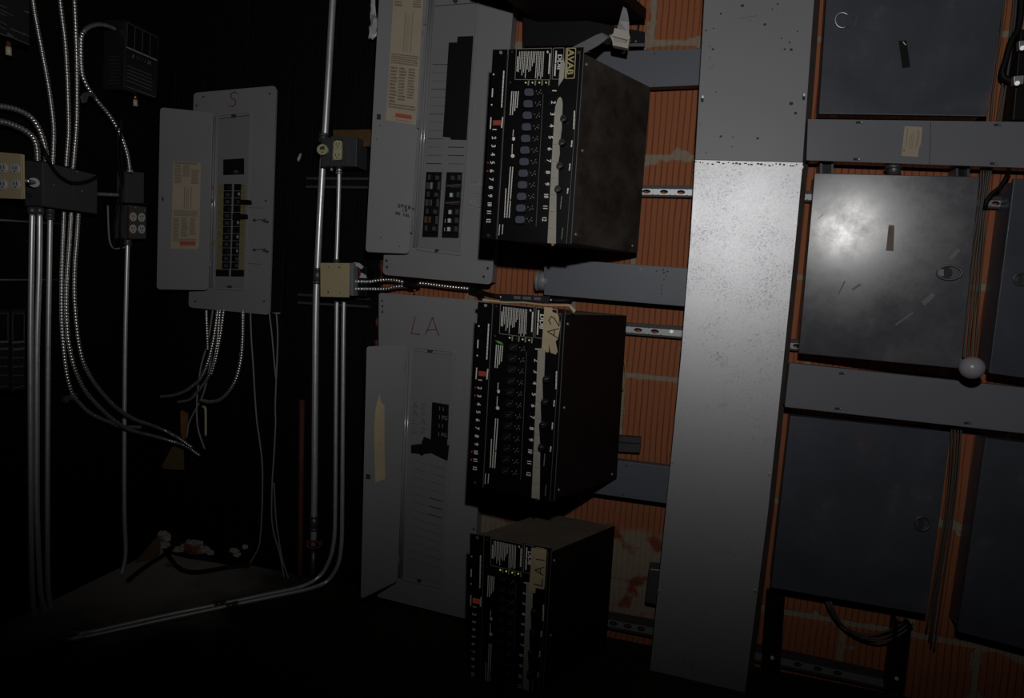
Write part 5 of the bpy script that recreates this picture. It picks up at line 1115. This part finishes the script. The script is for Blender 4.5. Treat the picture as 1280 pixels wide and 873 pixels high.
cabinet([(1232.5, 548), (1345, 562), (1318, 822), (1197, 790)], -.085, 'slate cabinet at the lower right corner, darkest and cut off by the edge')
r3, cv, pl = trough('wireway', [(1010, 149), (1345, 153.2), (1341, 212), (1008, 200.4)], -.08, .057, 'wirer', 'long grey wireway on the right with a paper label, under the top cabinet', (), [(1163.5, 152.5), (1162, 205)])
def keyholes(cv, pl, pts):
    for x, y in pts:
        mb = MB(); mb.slab(pl, [(x - 4.5, y - 1.3), (x + 3, y - 1.3), (x + 3, y + 1.6), (x - 4.5, y + 1.6)], .0008, .0008, 'groove'); mb.disc(pl, (x + 3, y), 2.2, 1.8, .002, .002, 'fit', 10); mb.disc(pl, (x + 3, y), 1, .8, .003, .001, 'steel', 8); mb.build('keyhole_screw', cv)
keyholes(cv, pl, ((1074.5, 153), (1071, 199), (1247, 156), (1242, 204.5)))
mb = MB(); mb.slab(pl, [(1131, 157.7), (1153, 159), (1151, 180), (1148.5, 186), (1147.5, 196.3), (1126.6, 195)], .0008, .0008, 'paper')
for i, (x, a, b, w) in enumerate(((1134.3, 160, 184, 1), (1138, 167, 184, .6), (1140, 167, 186, .6), (1142, 165, 186, .6), (1147.2, 162, 186, 1), (1149.3, 164, 182, .7))): mb.dashes(pl, (x + .3, a), (x - 2.2, b), w, 'paperd', i, d=.0013)
mb.disc(pl, (1130, 188), 1.8, 1.6, .0012, .0004, 'paperd', 8); mb.build('paper_label', cv)
r4, cv, pl = trough('wireway', [(987, 453.8), (1345, 492), (1345, 549.5), (981, 509)], -.08, .057, 'wirer', 'long blank grey wireway on the right between the middle and lower cabinets')
keyholes(cv, pl, ((1053.5, 467), (1048, 511), (1215, 483.5), (1209.5, 529)))
for i, (x0, x1, ya, yb, k, n) in enumerate(((1109.5, 1125, 205, 220, 'fit', 'short round nipple between the labelled wireway and the shining middle cabinet'), )):
    mb = MB(); a, b = B((x0 + x1) / 2, ya, -.06), B((x0 + x1) / 2, yb, -.06); mb.cyl(a, b, .0145, 20, k); mb.cyl(a - Vector((0, 0, .004)), a - Vector((0, 0, .012)), .019, 8, k); tag(mb.build('conduit_nipple'), n, 'fitting')
for a, n in ((1033, 'left'), (1203, 'right')):
    mb = MB(); mb.slab(wallp(-.05), [(a - 8, 204 + (a - 1033) * .03), (a - 5, 204 + (a - 1033) * .03), (a - 5, 220), (a - 8, 220)], 0, .048, 'cab'); mb.slab(wallp(-.05), [(a + 6, 204 + (a - 1033) * .03), (a + 9, 204 + (a - 1033) * .03), (a + 9, 221), (a + 6, 221)], 0, .048, 'cab'); mb.slab(wallp(-.04), [(a - 7, 204 + (a - 1033) * .03), (a + 8, 204 + (a - 1033) * .03), (a + 8, 220), (a - 7, 220)], 0, .038, 'black')
    tag(mb.build('hanging_bracket'), f'small steel bracket above the {n} end of the shining middle cabinet', 'bracket', 'brackets above the middle cabinet')
# pale globe
mb = MB(); c = B(1215, 460, -.165); root = empty('globe_lamp', c); tag(root, 'round milky white globe at the foot of the cables beside the shining middle cabinet', 'lamp')
mb.ball(c, .0250, 'globe', 28, 18); mb.build('globe', root)
mb = MB(); mb.cyl(c + Vector((0, .024, .003)), c + Vector((0, .06, .003)), .016, 18, 'black'); mb.cyl(c + Vector((0, .06, .003)), Vector((c.x, -.03, c.z + .003)), .010, 12, 'black'); mb.build('socket', root)
# cables in the gaps
def cable(p, r, k, label, group, y=-.03, step=.02):
    mb = MB(); mb.tube(crom([B(x, yy, y - .0) for x, yy in p], step), r, 7, k); tag(mb.build('control_cable'), label, 'cable', group)
ORD = ('leftmost', 'second from left', 'third from left', 'fourth from left', 'fifth from left', 'rightmost')
for i, p in enumerate(([(1226.5, 208), (1224, 250), (1210, 350), (1198, 470)], [(1230, 208), (1227, 250), (1213.5, 350), (1202, 470)], [(1234, 208), (1229, 250), (1217.5, 350), (1207, 470)], [(1237, 208), (1231, 255), (1221.5, 350), (1212, 470)], [(1240, 208), (1233, 255), (1225.5, 350), (1217, 470)])):
    cable(p, .0021, 'cabl2', f'grey cable in the gap right of the shining middle cabinet, {ORD[i] if i < 4 else ORD[5]} of five', 'cables beside the middle cabinet', -.035 - .004 * (i % 2))
cable([(1262, 214), (1252, 232), (1243, 240), (1235, 246), (1231, 262)], .005, 'cable', 'black cable bending down over the strut right of the shining middle cabinet', 'cables beside the middle cabinet', -.05)
for i, p in enumerate(([(1190, 532), (1185, 620), (1166, 745), (1158, 790)], [(1194, 532), (1188, 620), (1169, 745), (1162, 800)], [(1198, 532), (1191.5, 620), (1172, 745), (1164, 808)], [(1202, 532), (1194.5, 620), (1177, 745), (1168, 812)])):
    cable(p, .0021, 'cabl2', f'grey cable in the gap right of the cabinet marked A, {ORD[i] if i < 3 else ORD[5]} of four', 'cables beside the cabinet marked A', -.035 - .004 * (i % 2))
for i, p in enumerate(([(1256, -12), (1250, 50), (1241, 118), (1238, 158)], [(1269, -12), (1262, 50), (1251, 120), (1246, 158)], [(1272, -12), (1265.5, 50), (1255.5, 120), (1250, 158)])):
    cable(p, .0026, 'cabl2', f'grey cable in the gap right of the top cabinet, {("leftmost", "middle", "rightmost")[i]} of three', 'cables beside the top cabinet', -.03 - .004 * (i % 2))
cable([(1277, -12), (1275.5, 20), (1272, 38), (1263, 54), (1257, 76), (1252.5, 90), (1255, 97), (1262, 101), (1270, 104)], .0068, 'cable', 'thick black cable bending into the terminal block at the top right edge', 'cables beside the top cabinet', -.055, .01)
for i, p in enumerate(([(1033, 752), (1040, 768), (1052, 782), (1068, 791), (1090, 794), (1112, 788), (1128, 780)], [(1036, 752), (1046, 775), (1060, 788), (1080, 797), (1100, 798), (1120, 791), (1135, 780)], [(1038, 752), (1050, 778), (1066, 792), (1088, 801), (1106, 802), (1126, 793), (1142, 780)])):
    cable(p, .0028, 'cabl2', f'grey cable drooping in a loop below the cabinet marked A, {("upper", "middle", "lower")[i]} one', 'cable loops below the cabinet marked A', -.04 - .006 * i)
root = empty('terminal_block', B(1285, 150, -.05)); tag(root, 'dark terminal block with bright screw lugs at the top right edge', 'terminal block')
mb = MB(); mb.slab(wallp(-.06), [(1276, 36), (1320, 36), (1310, 150), (1266, 150)], 0, .058, 'black'); mb.build('base', root, .002)
for x, y in ((1278, 57), (1271.5, 101)):
    mb = MB(); mb.slab(wallp(-.075), [(x - 4, y - 6), (x + 9, y - 7), (x + 8, y + 4), (x - 4, y + 5)], 0, .014, 'steel'); mb.cyl(B(x, y + 3, -.076), B(x, y + 3, -.086), .006, 10, 'steel'); mb.build('screw_lug', root, .001)
for pts, n in (([(960, 742), (981.5, 745), (975, 842), (953, 838)], 'black upright channel under the left end of the cabinet marked A'), ([(1118, 776), (1140, 782), (1130, 866), (1108, 862)], 'black upright channel under the right end of the cabinet marked A')):
    mb = MB(); sp = wallp(-.055); q = pts
    mb.slab(sp, [q[0], lerp2(q[0], q[1], .25), lerp2(q[3], q[2], .25), q[3]], 0, .03, 'black'); mb.slab(sp, [lerp2(q[0], q[1], .75), q[1], q[2], lerp2(q[3], q[2], .75)], 0, .03, 'black'); mb.slab(sp, q, -.022, .006, 'black'); mb.cyl(sp.px(*inq(q, .5, .82), -.022), sp.px(*inq(q, .5, .82), -.012), .005, 6, 'fit')
    tag(mb.build('upright_channel'), n, 'strut', 'black upright channels below the cabinets')

# ------------------------------------------------------------------ light: one flash held above the camera
ld = bpy.data.lights.new('flash', 'SPOT'); lo = bpy.data.objects.new('flash', ld); C.objects.link(lo)
lo.location = (CAM.x + .04, CAM.y + .02, CAM.z + .37)
aim = B(800, 40, 0) - lo.location
lo.rotation_euler = aim.to_track_quat('-Z', 'Y').to_euler()
lo.scale = (2.4, 1.0, 1.0)
ld.energy = 31.5; ld.shadow_soft_size = .022; ld.spot_size = math.radians(116); ld.spot_blend = 1.0; ld.color = (1.0, .985, .97)
w = bpy.data.worlds.new('world'); scene.world = w; w.use_nodes = True
w.node_tree.nodes['Background'].inputs[0].default_value = (0, 0, 0, 1)
w.node_tree.nodes['Background'].inputs[1].default_value = 0.0
vs = scene.view_settings
vs.view_transform = 'Standard'; vs.look = 'None'; vs.gamma = 1.0; vs.exposure = 0.0; vs.use_curve_mapping = False
